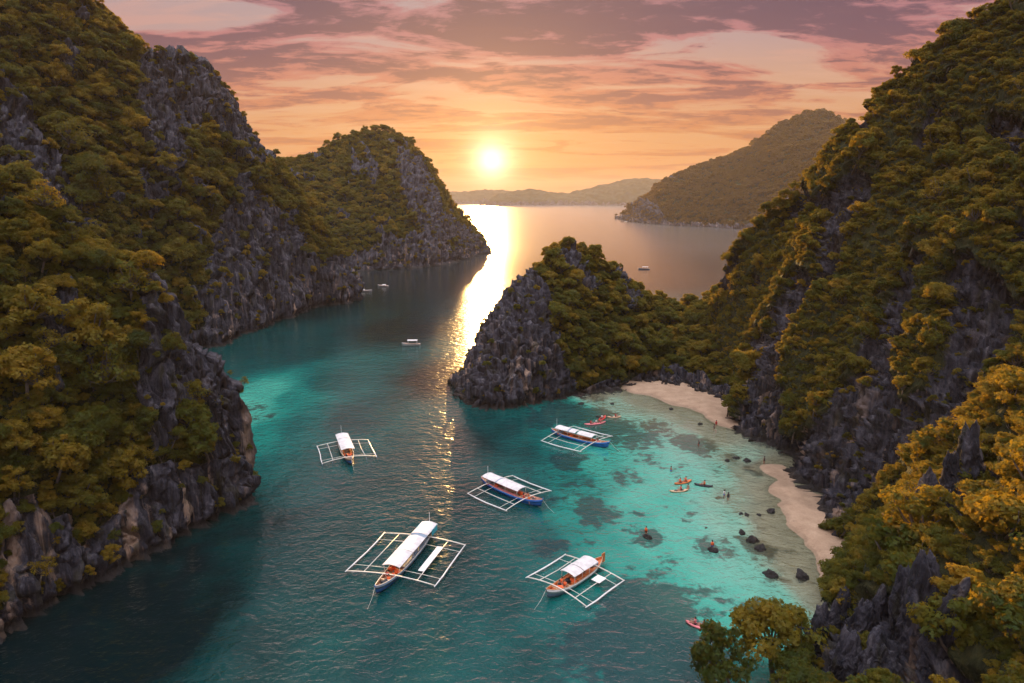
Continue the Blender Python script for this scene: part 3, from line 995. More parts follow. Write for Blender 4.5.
keys = list(LAND)
cnt = [scatter('cliff', 2.0, 3.5, 'near', 1.15, 13000, .02, .35),
       scatter('hill', 2.6, 4.6, 'mid', 1.1, 34000, .03, .35),
       scatter('hill.001', 2.6, 4.4, 'mid', 1.05, 34000, .06, .2),
       scatter('island', 1.7, 3.0, 'mid', 1.08, 22000, .012, .35),
       scatter('cliff.001', 1.6, 3.1, 'mid', 1.12, 70000, .018, .35),
       scatter('mountain', 6.5, 10., 'far', 1.1, 20000, .1, .1, .1)]
cnt += [scatter('cliff', .7, 1.5, 'near', .95, 9000, .006), scatter('cliff.001', .7, 1.5, 'mid', 1.0, 26000, .006), scatter('island', .7, 1.4, 'mid', 1.0, 9000, .004), scatter('hill', 1.0, 2.0, 'mid', 1.0, 14000, .006)]
print('trees', cnt)
# hand-placed trees of the near shore: base pixel on the rock, crown radius, label
HERO = [(775, 676, 5.0, 'airy golden green tree leaning over the water at the foot of the rock pinnacles'),
        (738, 700, 4.6, 'airy olive tree with its crown low over the reef, lowest by the water'),
        (808, 668, 3.8, 'airy small tree between the leaning tree and the first pinnacle'),
        (800, 610, 3.6, 'slim tree with thin golden foliage standing at the end of the beach'),
        (868, 566, 5.0, 'broad spreading tree above the end of the beach with a dense olive crown'),
        (905, 545, 4.2, 'rounded tree behind the broad spreading tree above the beach'),
        (840, 545, 3.2, 'small bushy tree growing against the cliff foot at the end of the beach'),
        (985, 560, 5.0, 'tall golden tree on the near slope beside the pinnacle cluster'),
        (1010, 505, 4.6, 'bright yellow green tree high on the near slope under the dark rock wall'),
        (940, 690, 4.4, 'leafy tree in the near corner below the rock pinnacles'),
        (1000, 650, 5.2, 'large golden tree filling the near corner of the slope'),
        (1020, 590, 4.6, 'golden bushy tree on the near slope between the yellow green tree and the corner')]
hero = []
for px, py, r, lab in HERO:
    loc, nr = pick(px, min(py, 682))
    if lab.startswith('airy'): loc = ground(px, py) + np.array([0, 0, 1.4])
    if loc is None:
        print('hero miss', px, py); continue
    nr = (-.7, .1, .2) if lab.startswith('airy') else nr
    hero.append((np.array(loc), np.array(nr), r, 'near', lab))
hp = np.array([h[0] for h in hero])
TREES = [t for t in TREES if t[4] != 'cliff.001' or t[2] < 1.7 or np.min(np.linalg.norm(hp - t[0], axis=1)) > 4.0]

info = []
for n, (p, nr, r, lod, key) in enumerate(TREES):
    cx, cyy, ax = project(np.array([p + np.array([0, 0, r])]))
    size = r / ax[0] * F
    show = -10 < cx[0] < 1034 and -10 < cyy[0] < 690
    info.append((size if show else 0, n))
info.sort(reverse=True)
chosen, MAXT = [], 296 - len(hero)
for s, n in info:
    if len(chosen) >= MAXT or s <= 0: break
    p, nr, r, lod, key = TREES[n]
    if r < 1.3: continue
    q = p + np.array([0, 0, 1.1 * r])
    vd = unit(np.array([0, 0, H]) - q)
    if sees(q + vd * r * .9):
        chosen.append(n)
chosen_set = set(chosen)
GROUPS = {'cliff': ('trees on the near cliff', 'leafy tree on the face of the near overhanging cliff', 'golden tree on the bright crest of the near overhanging cliff'),
          'cliff.001': ('trees on the jungle slope', 'olive green tree crowded on the jungle slope above the cove', 'golden green tree on the upper jungle slope'),
          'island': ('trees on the wooded saddle', 'bushy tree on the crag and saddle behind the beach', ''),
          'hill': ('trees on the tall massif', 'dark green tree on the tall massif', '')}


def tree_pose(p, nr, r):
    up = Vector((0, 0, 1)) * .85 + Vector(nr) * .38
    q = up.to_track_quat('Z', 'Y').to_matrix() @ Matrix.Rotation(random.uniform(0, 2 * math.pi), 3, 'Z')
    pos = Vector(p) - Vector((0, 0, .30 * r)) + Vector(nr) * .12 * r
    return pos, q.to_euler(), r * 1.0


random.seed(3)
protos = {}


def plant(p, nr, r, lab, grp, variant):
    pos, rot, s = tree_pose(p, nr, r)
    if variant not in protos:
        root = link('tree', None)
        c = link('crown', NEAR[variant][0], root)
        t = link('trunk', NEAR[variant][1], root)
        protos[variant] = (root, c, t)
    else:
        r0, c0, t0 = protos[variant]
        root = r0.copy(); COL.objects.link(root)
        for part in (c0, t0):
            k = part.copy(); COL.objects.link(k); k.parent = root
    root.location, root.rotation_euler = pos, rot
    root.scale = (s * random.uniform(.88, 1.15), s * random.uniform(.88, 1.15), s * random.uniform(.85, 1.2))
    tag(root, lab, 'tree', grp)
    return root


for k, (p, nr, r, lod, lab) in enumerate(hero):
    plant(p, nr, r, lab, 'trees along the near shore', (k * 3 + 1) % len(NEAR))
for n in chosen:
    p, nr, r, lod, key = TREES[n]
    grp, lab, crest = GROUPS[key]
    if crest and p[2] > (46 if key == 'cliff' else 48): lab = crest
    plant(p, nr, r, lab, grp, random.randrange(len(NEAR)))

rest = [t for n, t in enumerate(TREES) if n not in chosen_set]
Vp, rot, siz, idx = [], [], [], []
for p, nr, r, lod, key in rest:
    pos, e, s = tree_pose(p, nr, r)
    Vp.append(tuple(pos)); rot.append((e.x, e.y, e.z)); siz.append(s)
    a, c = LODI[lod]
    idx.append(a + random.randrange(c))
me = bpy.data.meshes.new('forest')
me.from_pydata(Vp, [], [])
at_ = me.attributes.new('turn', 'FLOAT_VECTOR', 'POINT'); at_.data.foreach_set('vector', np.array(rot, np.float32).ravel())
at_ = me.attributes.new('size', 'FLOAT', 'POINT'); at_.data.foreach_set('value', np.array(siz, np.float32))
at_ = me.attributes.new('sort', 'INT', 'POINT'); at_.data.foreach_set('value', np.array(idx, np.int32))
forest = link('forest', me)
tag(forest, 'dense tropical woodland covering the slopes, islands and far mountain', 'forest', None, 'stuff')
ng = bpy.data.node_groups.new('forest', 'GeometryNodeTree')
ng.interface.new_socket('Geometry', in_out='INPUT', socket_type='NodeSocketGeometry')
ng.interface.new_socket('Geometry', in_out='OUTPUT', socket_type='NodeSocketGeometry')
gi, go = ng.nodes.new('NodeGroupInput'), ng.nodes.new('NodeGroupOutput')
jn = ng.nodes.new('GeometryNodeJoinGeometry')


def named(nm, typ):
    nd = ng.nodes.new('GeometryNodeInputNamedAttribute')
    nd.data_type = typ
    nd.inputs['Name'].default_value = nm
    return nd.outputs[0]


a_rot, a_siz, a_idx = named('turn', 'FLOAT_VECTOR'), named('size', 'FLOAT'), named('sort', 'INT')
for k, po in enumerate(PATTERN):
    cmpn = ng.nodes.new('FunctionNodeCompare')
    cmpn.data_type, cmpn.operation = 'INT', 'EQUAL'
    ii = [s for s in cmpn.inputs if s.type == 'INT']
    ng.links.new(a_idx, ii[0]); ii[1].default_value = k
    oi = ng.nodes.new('GeometryNodeObjectInfo')
    oi.transform_space = 'ORIGINAL'
    oi.inputs['Object'].default_value = po
    oi.inputs['As Instance'].default_value = True
    ip = ng.nodes.new('GeometryNodeInstanceOnPoints')
    ng.links.new(gi.outputs[0], ip.inputs['Points'])
    ng.links.new(cmpn.outputs[0], ip.inputs['Selection'])
    ng.links.new(oi.outputs['Geometry'], ip.inputs['Instance'])
    ng.links.new(a_rot, ip.inputs['Rotation'])
    ng.links.new(a_siz, ip.inputs['Scale'])
    ng.links.new(ip.outputs[0], jn.inputs[0])
ng.links.new(jn.outputs[0], go.inputs[0])
md = forest.modifiers.new('forest', 'NODES')
md.node_group = ng

# ------------------------------------------------------------------ rock pinnacles and boulders
def rock_blob(name, seed, rx, ry, rz, sub=4, spire=False):
    bm = bmesh.new()
    bmesh.ops.create_icosphere(bm, subdivisions=sub, radius=1.0)
    P = np.array([v.co[:] for v in bm.verts])
    f = [[v.index for v in q.verts] for q in bm.faces]
    bm.free()
    o = np.array([seed * 7.1, seed * 3.3, 0])
    if spire:
        h = np.clip((P[:, 2] + 1) / 2, 0, 1)
        k = (1 - .62 * h ** 2.2) / np.maximum(np.sqrt(np.maximum(1 - P[:, 2] ** 2, .02)), .3)
        k = np.minimum(k, 2.2)
        P = P * np.stack([k, k, 1 + 0 * k], 1)
    P = P * np.array([rx, ry, rz])
    n = unit(P / np.array([rx, ry, rz]))
    L = max(rx, ry)
    if spire:
        q = P + o + .5 * L * np.stack([fbm((P + o) / L, 2), fbm((P + o) / L + 9, 2), 0 * P[:, 0]], 1)
        d = ridged(q * np.array([1, 1, .16]) / (L * .75), 2) * .42 * L + ridged(q * np.array([1, 1, .3]) / (L * .3), 2) * .13 * L + fbm(q / (L * .8), 4) * .45 * L
        n[:, 2] *= .2
        P[:, 2] += np.maximum(fbm((P + o) * np.array([1, 1, .1]) / (L * .5), 3), -.4) * 1.8 * L * h
    else:
        d = fbm((P + o) / (L * .8), 5) * .75 * L + ridged((P + o) / (L * .5), 2) * .12 * L
    P = P + n * d[:, None]
    return np_mesh(name, P, np.array(f), [MAT['rock_bare']], True)


SPIRES = [(806, 622, 1.0, 3.6, 'slender dark limestone pinnacle nearest the beach end, beside the water'),
          (822, 640, 1.2, 3.4, 'stubby grey pinnacle second from the water in the pinnacle row'),
          (838, 632, 1.0, 4.2, 'narrow upright pinnacle behind the stubby second one'),
          (858, 645, 1.3, 4.0, 'forked grey pinnacle in the middle of the pinnacle row'),
          (874, 636, 1.0, 4.4, 'thin blade of rock just inland of the forked pinnacle'),
          (905, 628, 1.4, 4.8, 'small pointed rock tucked beside the tall broad pinnacle'),
          (920, 640, 1.9, 6.4, 'tall broad pinnacle with a sharp crest, inland end of the row'),
          (944, 652, 1.5, 5.4, 'leaning fluted pinnacle against the tall broad one'),
          (880, 672, 1.8, 3.0, 'low rounded rock knuckle under the pinnacle row'),
          (846, 668, 1.4, 2.8, 'low split rock at the foot of the forked pinnacle'),
          (928, 522, 1.5, 4.6, 'grey pinnacle rising through the trees below the cliff wall'),
          (948, 512, 1.3, 5.6, 'upright pinnacle between the grey one and the tallest spire'),
          (966, 500, 1.6, 7.0, 'tallest slender spire standing by the cliff wall over the golden trees')]
random.seed(11)
for k, (px, py, r, h, lab) in enumerate(SPIRES):
    loc, nr = pick(px, min(py, 682))
    if loc is None: continue
    o = link('rock_pinnacle', rock_blob('rock_pinnacle', k + 3, r, r * random.uniform(.7, 1.0), h, 6, True), None, Vector(loc) + Vector((0, 0, h * .45)),
             (random.uniform(-.1, .1), random.uniform(-.12, .12), random.uniform(0, 6)))
    tag(o, lab, 'rock pinnacle', 'pinnacles on the near shore')

STONES = [(671, 409, .9, 'single dark stone on the sand in the middle of the beach'),
          (727, 461, 1.1, 'flat dark rock awash by the rib foot, first of three in a line'), (736, 458, 1.0, 'middle rock of three awash by the foot of the rock rib'), (747, 461, 1.3, 'largest of the three rocks awash by the foot of the rock rib'),
          (741, 514, .8, 'small stone in clear shallows, seaward one of a pair'), (747, 515, .8, 'small stone in clear shallows, landward one of a pair'),
          (759, 515, .7, 'small stone alone at the waterline in front of the cliff'), (771, 511, 1.2, 'dark boulder on the sand near the cliff foot'),
          (742, 533, 1.3, 'dark rock at the tip of the reef ledge'), (752, 541, 1.9, 'biggest black rock on the reef ledge off the beach'), (760, 549, 1.5, 'black rock behind the biggest one on the reef ledge'),
          (771, 575, 1.7, 'black boulder in the shallows before the leaning golden tree'), (802, 577, 2.0, 'dark boulder half hidden by trees at the beach end'), (706, 528, .5, 'tiny dark stone breaking the turquoise surface'),
          (598, 417, 1.0, 'brown rock breaking the surface beside the moored canoes'), (612, 404, 1.2, 'flat brown rock by the crag foot in the shallows'), (581, 404, 1.3, 'dark rock under the crag foot at the bay side'),
          (648, 538, 1.2, 'low rock the orange swimmer rests on'), (713, 551, 1.3, 'low dark rock under the lone swimmer in the turquoise shallows'),
          (700, 424, .9, 'rock among the bushes edging the inner beach'), (716, 414, .8, 'grey stone below the bushes near the wading visitor')]
for k, (px, py, r, lab) in enumerate(STONES):
    g = ground(px, py)
    o = link('boulder', rock_blob('boulder', k + 40, r * .66, r * random.uniform(.35, .6), r * .32, 4), None, (g[0], g[1], .02), (0, 0, random.uniform(0, 6)))
    tag(o, lab, 'rock', 'rocks in the shallows and on the sand')

# ------------------------------------------------------------------ people
def skinned(name, pts, edges, radii, mats, sub=1):
    me = bpy.data.meshes.new(name)
    me.from_pydata(pts, edges, [])
    o = bpy.data.objects.new(name, me)
    COL.objects.link(o)
    sk = o.modifiers.new('skin', 'SKIN')
    if not me.skin_vertices: me.attributes  # the modifier creates the layer
    for v, r in zip(me.skin_vertices[0].data, radii):
        v.radius = (r, r)
    me.skin_vertices[0].data[0].use_root = True
    ss = o.modifiers.new('sub', 'SUBSURF')
    ss.levels = ss.render_levels = sub
    dg = bpy.context.evaluated_depsgraph_get()
    dg.update()
    out = bpy.data.meshes.new_from_object(o.evaluated_get(dg))
    bpy.data.objects.remove(o, do_unlink=True)
    out.name = name
    out.materials.clear()
    for m in mats: out.materials.append(m)
    for p in out.polygons: p.use_smooth = True
    return out


def body(pose):
    """pelvis at the origin, facing +x"""
    pts, ed, rad = [], [], []

    def add(p, r, par=None):
        pts.append(p); rad.append(r)
        if par is not None: ed.append((par, len(pts) - 1))
        return len(pts) - 1
    pel = add((0, 0, 0), .13)
    bel = add((.01, 0, .18), .125, pel)
    che = add((.02, 0, .38), .15, bel)
    nek = add((.01, 0, .55), .055, che)
    hd0 = add((.03, 0, .64), .085, nek)
    hd1 = add((.035, 0, .74), .105, hd0)
    add((.02, 0, .82), .07, hd1)
    add((.14, 0, .69), .018, hd0)
    for s in (-1, 1):
        sh = add((.0, s * .19, .47), .06, che)
        if pose == 'sit':
            el, wr, hn = (.12, s * .26, .24), (.33, s * .17, .20), (.41, s * .15, .19)
        elif pose == 'paddle':
            el, wr, hn = (.20, s * .27, .34), (.42, s * .20, .38), (.50, s * .19, .38)
        else:
            el, wr, hn = (-.03, s * .25, .20), (.05, s * .27, -.04), (.08, s * .27, -.12)
        e = add(el, .045, sh); wv = add(wr, .032, e); h = add(hn, .035, wv)
        hv = Vector(hn) - Vector(wr); hv.normalize()
        sd = Vector((0, 1, 0)) if abs(hv.x) > .5 else Vector((1, 0, 0))
        for q, ln in zip((-1.5, -.5, .5, 1.5), (.07, .085, .08, .06)):
            f1 = Vector(hn) + hv * ln * .6 + sd * q * .018
            f2 = f1 + hv * ln * .4 + Vector((0, 0, -.02))
            a = add(tuple(f1), .009, h); add(tuple(f2), .008, a)
        add(tuple(Vector(wr) + hv * .05 - sd * .05), .010, wv)
        hp_ = add((.0, s * .10, -.05), .10, pel)
        if pose in ('sit', 'paddle'):
            k = add((.42, s * .14, .10 if pose == 'sit' else .06), .065, hp_); an = add((.62 if pose == 'sit' else .82, s * .13, -.26 if pose == 'sit' else -.08), .045, k)
            add((.74 if pose == 'sit' else .86, s * .13, -.30 if pose == 'sit' else .06), .04, an)
        else:
            k = add((.03, s * .11, -.46), .065, hp_); an = add((-.01, s * .11, -.86), .045, k); add((.13, s * .12, -.90), .04, an)
    return skinned('person', pts, ed, rad, [MAT['skin']])


def rings(rows, k=12):
    V, Fc = [], []
    for (cx, cy_, z, rx, ry) in rows:
        for j in range(k):
            t = 2 * math.pi * j / k
            V.append((cx + rx * math.cos(t), cy_ + ry * math.sin(t), z))
    for i in range(len(rows) - 1):
        for j in range(k):
            Fc.append((i * k + j, i * k + (j + 1) % k, (i + 1) * k + (j + 1) % k, (i + 1) * k + j))
    Fc.append(tuple(range(k))[::-1])
    Fc.append(tuple((len(rows) - 1) * k + j for j in range(k)))
    return np.array(V), Fc


def shirt_mesh(mat, puff=1.0):
    v, f = rings([(.01, 0, .05, .15 * puff, .18 * puff), (.015, 0, .2, .16 * puff, .19 * puff), (.02, 0, .38, .17 * puff, .215 * puff), (.015, 0, .50, .12, .19), (.01, 0, .56, .07, .09)])
    return np_mesh('shirt', v, f, [mat])


def hair_mesh():
    v, f = rings([(-.03, 0, .62, .07, .085), (-.02, 0, .70, .105, .112), (.0, 0, .78, .112, .112), (.015, 0, .85, .08, .08), (.02, 0, .875, .03, .03)])
    return np_mesh('hair', v, f, [MAT['hair']])


def shorts_mesh(pose, mat):
    bm = bmesh.new()
    v, f = rings([(0, 0, -.10, .15, .20), (0, 0, .0, .155, .20), (.01, 0, .08, .14, .18)])
    me = np_mesh('shorts', v, f, [mat])
    bm.free()
    return me


BODY = {p: body(p) for p in ('sit', 'paddle', 'stand')}
HAIR = hair_mesh()
CLOTH = {k: (shirt_mesh(MAT[k], pf)) for k, pf in (('vest', 1.12), ('red', 1.0), ('dark', 1.0), ('white', 1.0), ('pink', 1.0), ('orange', 1.05))}
SHORTS = {k: shorts_mesh('stand', MAT[k]) for k in ('dark', 'blue', 'red')}


def person(pose, loc, rz, top, label, group, shorts='dark', scale=1.0):
    r = link('person', BODY[pose], None, loc, (0, 0, rz))
    r.scale = (scale * (1.2 if scale == 1 else 1),) * 3
    tag(r, label, 'person', group)
    link('hair', HAIR, r)
    if top: link('life_vest' if top == 'vest' else 'shirt', CLOTH[top], r)
    link('shorts', SHORTS[shorts], r)
    return r


# ------------------------------------------------------------------ boats
def loft(rows, closed=False):
    V, Fc = [], []
    k = len(rows[0])
    for r in rows: V += [tuple(p) for p in r]
    for i in range(len(rows) - 1):
        for j in range(k if closed else k - 1):
            Fc.append((i * k + j, (i + 1) * k + j, (i + 1) * k + (j + 1) % k, i * k + (j + 1) % k))
    return V, Fc


def box_mesh(name, cx, cyy, cz, sx, sy, sz, mat, bev=.02):
    bm = bmesh.new()
    bmesh.ops.create_cube(bm, size=1.0, matrix=Matrix.Translation((cx, cyy, cz)) @ Matrix.Diagonal((sx, sy, sz, 1)))
    if bev: bmesh.ops.bevel(bm, geom=bm.edges[:], offset=min(bev, .3 * min(sx, sy, sz)), segments=1, affect='EDGES')
    me = bpy.data.meshes.new(name)
    bm.to_mesh(me); bm.free()
    me.materials.append(MAT[mat])
    return me


def tube_mesh(name, paths, mat, k=6):
    v, f = tubes(paths, k)
    return np_mesh(name, np.array(v), f, [MAT[mat]], True)


def arched_roof(name, x0, x1, wid, z, arch, mat, n=9, droop=0.0, tilt=0.0):
    top, bot = [], []
    for x in np.linspace(x0, x1, 5):
        u = (x - x0) / (x1 - x0)
        sag = -.05 * math.sin(math.pi * u)
        a, b2 = [], []
        for s in np.linspace(-1, 1, n):
            zz = z + arch * (1 - s * s) + sag + tilt * u
            a.append((x, s * wid / 2, zz)); b2.append((x, s * wid / 2, zz - .07))
        top.append(a + b2[::-1])
    v, f = loft(top, True)
    k = 2 * n
    f.append(tuple(range(k))); f.append(tuple(4 * k + j for j in range(k))[::-1])
    return np_mesh(name, np.array(v), f, [MAT[mat]], False)


def bangka(cx, cy_, hd, L, beam, label, span, frame, hull='blue', strake='white', deck='wood', inner='orange', gunw='bamboo', roof=((-.42, -.12), (-.11, .2)), roofw=2.6, roofmat='roof', curtain=None,
           plat=(), fx=0.0, legs=False, mast=None, rudder=False, bench='orange', gap=None, z=1.0):
    root = link('outrigger_boat', None, None, (cx, cy_, 0), (0, 0, R(hd)))
    tag(root, label, 'outrigger boat', 'outrigger boats moored in the bay')
    B = beam / 2

    def hb(t):
        return B * max(1 - abs(t) ** (2.6 if t < 0 else 2.2), 0) ** .72 + .03

    def sheer(t):
        return .95 + 1.0 * max(t, 0) ** 3.2 + .45 * max(-t, 0) ** 3
    T = np.concatenate([np.linspace(-1, -.8, 4), np.linspace(-.7, .7, 11), np.linspace(.8, 1, 4)])
    hull_rows, strk_r, strk_l, deckr, gun = [], [], [], [], [[], []]
    for t in T:
        x, b_, sz, kz = t * L / 2, hb(t), sheer(t), -.55 + 1.05 * abs(t) ** 5
        xo = x + (.25 * max(t, 0) ** 4)
        m = kz + (sz - kz) * .62
        hull_rows.append([(xo, -b_ * .93, m), (x, -b_ * .72, kz + (sz - kz) * .3), (x, 0, kz), (x, b_ * .72, kz + (sz - kz) * .3), (xo, b_ * .93, m)])
        strk_r.append([(xo, -b_ * .935, m - .02), (xo, -b_ * 1.0, sz), (xo, -b_ * .93, sz - .02), (xo, -b_ * .87, m)])
        strk_l.append([(xo, b_ * .87, m), (xo, b_ * .93, sz - .02), (xo, b_ * 1.0, sz), (xo, b_ * .935, m - .02)])
        deckr.append([(xo, -b_ * .9, m + .05), (xo, 0, m + .10), (xo, b_ * .9, m + .05)])
        gun[0].append((xo, -b_ * .98, sz + .03)); gun[1].append((xo, b_ * .98, sz + .03))
    v, f = loft(hull_rows)
    f.append(tuple(range(5))); f.append(tuple((len(T) - 1) * 5 + j for j in range(5))[::-1])
    link('hull', np_mesh('hull', np.array(v), f, [MAT[hull]]), root)
    for r_ in (strk_r, strk_l):
        v, f = loft(r_, True)
        out_j = 0 if r_ is strk_r else 2
        link('strake', np_mesh('strake', np.array(v), f, [MAT[strake], MAT[inner]], face_mat=[0 if k % 4 == out_j else 1 for k in range(len(f))]), root)
    v, f = loft(deckr)
    link('deck', np_mesh('deck', np.array(v), f, [MAT[deck]]), root)
    for g_ in gun:
        link('gunwale', tube_mesh('gunwale', [(g_, [.06] * len(g_))], gunw, 5), root)
    link('stem_post', tube_mesh('stem_post', [([(L / 2 + .2, 0, sheer(1) - .3), (L / 2 + .42, 0, sheer(1) + .35)], [.10, .06])], hull), root)
    dz = .55
    for s in (-1, 1):
        link('bench', box_mesh('bench', -.1 * L, s * B * .62, dz + .28, .5 * L, B * .32, .32, bench), root)
    link('engine_cover', box_mesh('engine_cover', -.34 * L, 0, dz + .42, .09 * L, B * .7, .5, 'greyblue'), root)
    rz = 2.35
    for (a, b_) in roof:
        link('canopy', arched_roof('canopy', a * L, b_ * L, roofw, rz, .32, roofmat), root)
    if gap:
        link('canopy_window', arched_roof('canopy_window', gap[0] * L, gap[1] * L, roofw * .96, rz - .06, .32, 'greyblue'), root)
    x0, x1 = min(a for a, _ in roof) * L, max(b_ for _, b_ in roof) * L
    for x in np.linspace(x0 + .3, x1 - .3, 4):
        t = 2 * x / L
        for s in (-1, 1):
            link('canopy_post', tube_mesh('canopy_post', [([(x, s * hb(t) * .95, sheer(t) - .1), (x, s * roofw * .46, rz + .08)], [.045, .045])], 'bamboo'), root)
    if curtain:
        for s in (-1, 1):
            link('curtain', box_mesh('curtain', x0 + .06 * L, s * (roofw * .49), rz - .55, .11 * L, .05, 1.15, curtain), root)
        link('curtain', box_mesh('curtain', x0 - .06, 0, rz - .5, .05, roofw * .92, 1.1, curtain), root)
    hs, hf = span / 2, frame / 2
    for sx in (-1, 1):
        x = fx + sx * hf
        t = 2 * x / L
        zc = sheer(max(min(t, 1), -1)) + .10
        jb = random.uniform(-.22, .22)
        path = [(x + jb * math.sin(2.2 * y + jb * 9), y * hs, zc * (1 - abs(y) ** 1.7) + .48 * abs(y) ** 1.7 + .02) for y in np.linspace(-1, 1, 13)]
        link('outrigger_beam', tube_mesh('outrigger_beam', [(path, [.10] * 13)], 'bamboo'), root)
        if legs:
            for s in (-1, 1):
                for q in (1.0, .62):
                    link('beam_leg', tube_mesh('beam_leg', [([(x, s * hs * q, .9 - .4 * q), (x + .1, s * hs * q, -.5)], [.06, .06])], 'greyblue'), root)
    for s in (-1, 1):
        y = s * hs
        yb = y + random.uniform(-.22, .22)
        pts = [(fx - hf - .25, y, .52), (fx - hf * .5, yb, .40), (fx, yb, .36), (fx + hf * .5, y, .40), (fx + hf + .35, y, .56)]
        link('outrigger_float', tube_mesh('outrigger_float', [(pts, [.09, .13, .13, .13, .08])], 'white'), root)
        yi = s * hs * .60
        zi = .95 * (1 - .6 ** 1.7) + .5 * .6 ** 1.7
        link('outrigger_rail', tube_mesh('outrigger_rail', [([(fx - hf, yi, zi + .1), (fx, yi + random.uniform(-.2, .2), zi), (fx + hf, yi, zi + .1)], [.075] * 3)], 'bamboo'), root)
        for q in (-.33, .33):
            xq = fx + q * frame
            link('cross_strut', tube_mesh('cross_strut', [([(xq, s * (hb(2 * xq / L) + .02), .85), (xq, yi, zi - .1), (xq, y, .44)], [.05, .05, .045])], 'bamboo', 5), root)
    for (xp, yp, sx, sy) in plat:
        link('side_platform', box_mesh('side_platform', fx + xp * frame, yp * hs, .86, sx, sy, .08, 'white'), root)
    if mast:
        link('mast', tube_mesh('mast', [([(mast * L, 0, .8), (mast * L, 0, 4.4)], [.05, .025])], 'white', 5), root)
    link('anchor_line', tube_mesh('anchor_line', [([(L / 2 + .3, 0, sheer(1) - .05), (L / 2 + 1.6, .1, .75), (L / 2 + 3.4, .2, -.1)], [.025] * 3)], 'bamboo', 4), root)
    for x in np.linspace(-.3, .36, 5) * L:
        link('thwart', box_mesh('thwart', x, 0, sheer(2 * x / L) - .12, .28, 2 * hb(2 * x / L) * .9, .07, 'tan'), root)
    if rudder:
        link('rudder', box_mesh('rudder', -.5 * L - .35, 0, 1.1, .9, .10, 1.7, 'orange'), root)
        link('tiller', tube_mesh('tiller', [([(-.47 * L, 0, 1.5), (-.38 * L, .2, 1.75)], [.04, .03])], 'orange', 5), root)
    return root


def on_boat(boat, x, y, z, rz, pose, top, label, shorts='dark', sc=1.0):
    M = Matrix.Translation(boat.location) @ Matrix.Rotation(boat.rotation_euler.z, 4, 'Z')
    p = M @ Vector((x, y, z))
    person(pose, p, boat.rotation_euler.z + rz, top, label, 'people on the boats', shorts, sc * 1.35)


def cargo(boat, x, y, z, kind, label, mat):
    M = Matrix.Translation(boat.location) @ Matrix.Rotation(boat.rotation_euler.z, 4, 'Z')
    p = M @ Vector((x, y, z))
    o = link('duffel_bag', rock_blob('duffel_bag', len(bpy.data.objects) % 50, .55, .38, .32, 3), None, p, (0, 0, random.uniform(0, 3)))
    o.data.materials.clear(); o.data.materials.append(MAT[mat])
    tag(o, label, 'bag', 'bags stowed on the boats')


bA = bangka(-17.7, 105.2, -106.5, 22.0, 2.9, 'longest outrigger boat with a three panel white roof and cyan curtains at its stern', 15.6, 13.4, hull='blue', strake='greyblue', deck='wood', inner='wood',
            roof=((-.44, -.235), (-.19, .04), (.045, .27)), gap=(-.235, -.19), roofw=3.1, curtain='cyan', plat=[(-.02, .53, 8.2, 1.1)], fx=-.3, mast=-.44, bench='greyblue')
bB = bangka(-.4, 131.6, -45, 17.6, 2.7, 'blue outrigger boat with a long white roof and salmon side boards in mid bay', 13.0, 11.0, hull='blue', strake='blue', deck='tan', inner='salmon', gunw='salmon',
            roof=((-.40, -.17), (-.15, .20)), gap=(-.17, -.15), roofw=2.9, fx=-.2, mast=-.38, bench='pink')
bC = bangka(10.2, 99.0, -133, 14.2, 2.7, 'white outrigger boat with an orange rudder and a square roof nearest the reef', 11.9, 9.6, hull='greyblue', strake='white', deck='orange', gunw='tan',
            roof=((-.28, -.02), (-.01, .16)), roofw=2.9, plat=[(-.22, .52, 1.9, 1.6)], fx=.2, rudder=True, bench='orange')
bD = bangka(16.9, 163.6, -40, 17.4, 2.6, 'blue and orange outrigger boat with a striped white roof moored near the crag', 14.2, 11.6, hull='blue', strake='blue', deck='wood',
            roof=((-.38, -.16), (-.13, -.02), (.01, .27)), gap=(-.16, -.13), roofw=2.8, fx=-.6, mast=-.40, bench='orange')
bE = bangka(-39.9, 155.3, -69, 17.5, 2.8, 'outrigger boat seen bow on, orange and white, alone in the green channel', 12.4, 12.0, hull='blue', strake='tan', deck='tan', inner='orange',
            roof=((-.42, -.20), (-.19, .06), (.065, .24)), roofw=3.1, fx=.3, legs=True, mast=-.46, bench='orange')
on_boat(bA, 7.4, .35, .72, .1, 'sit', 'vest', 'person in an orange life vest seated at the bow of the longest boat')
on_boat(bA, 6.3, -.45, .72, .5, 'sit', 'red', 'person in red seated just under the roof edge of the longest boat', 'blue')
on_boat(bA, 6.2, .6, .72, -.4, 'sit', 'vest', 'person in orange behind the bow passenger of the longest boat')
on_boat(bB, 4.7, .45, .80, .3, 'sit', 'orange', 'person in rust orange at the bow end of the boat in mid bay')
on_boat(bB, 5.7, -.35, .80, -.5, 'sit', 'orange', 'foremost passenger in rust orange on the boat in mid bay', 'blue')
on_boat(bB, 4.4, -.5, .80, 1.2, 'sit', 'red', 'passenger in red beneath the front roof edge of the boat in mid bay')
on_boat(bB, -5.6, .2, .80, 2.2, 'sit', 'red', 'helmsman in red at the stern of the boat in mid bay')
on_boat(bC, 3.2, .4, .80, .2, 'sit', 'vest', 'person in bright orange before the roof of the white boat')
on_boat(bC, 2.9, -.5, .80, -.3, 'sit', 'vest', 'second person in bright orange before the roof of the white boat', 'blue')
on_boat(bC, 4.0, -.1, .80, .8, 'sit', 'dark', 'person in dark clothes foremost on the white boat')
on_boat(bD, 5.2, .4, .78, .4, 'sit', 'red', 'person in red at the bow of the boat moored near the crag')
on_boat(bD, 5.9, -.4, .78, 1.9, 'sit', 'pink', 'person in pink at the bow of the boat moored near the crag')
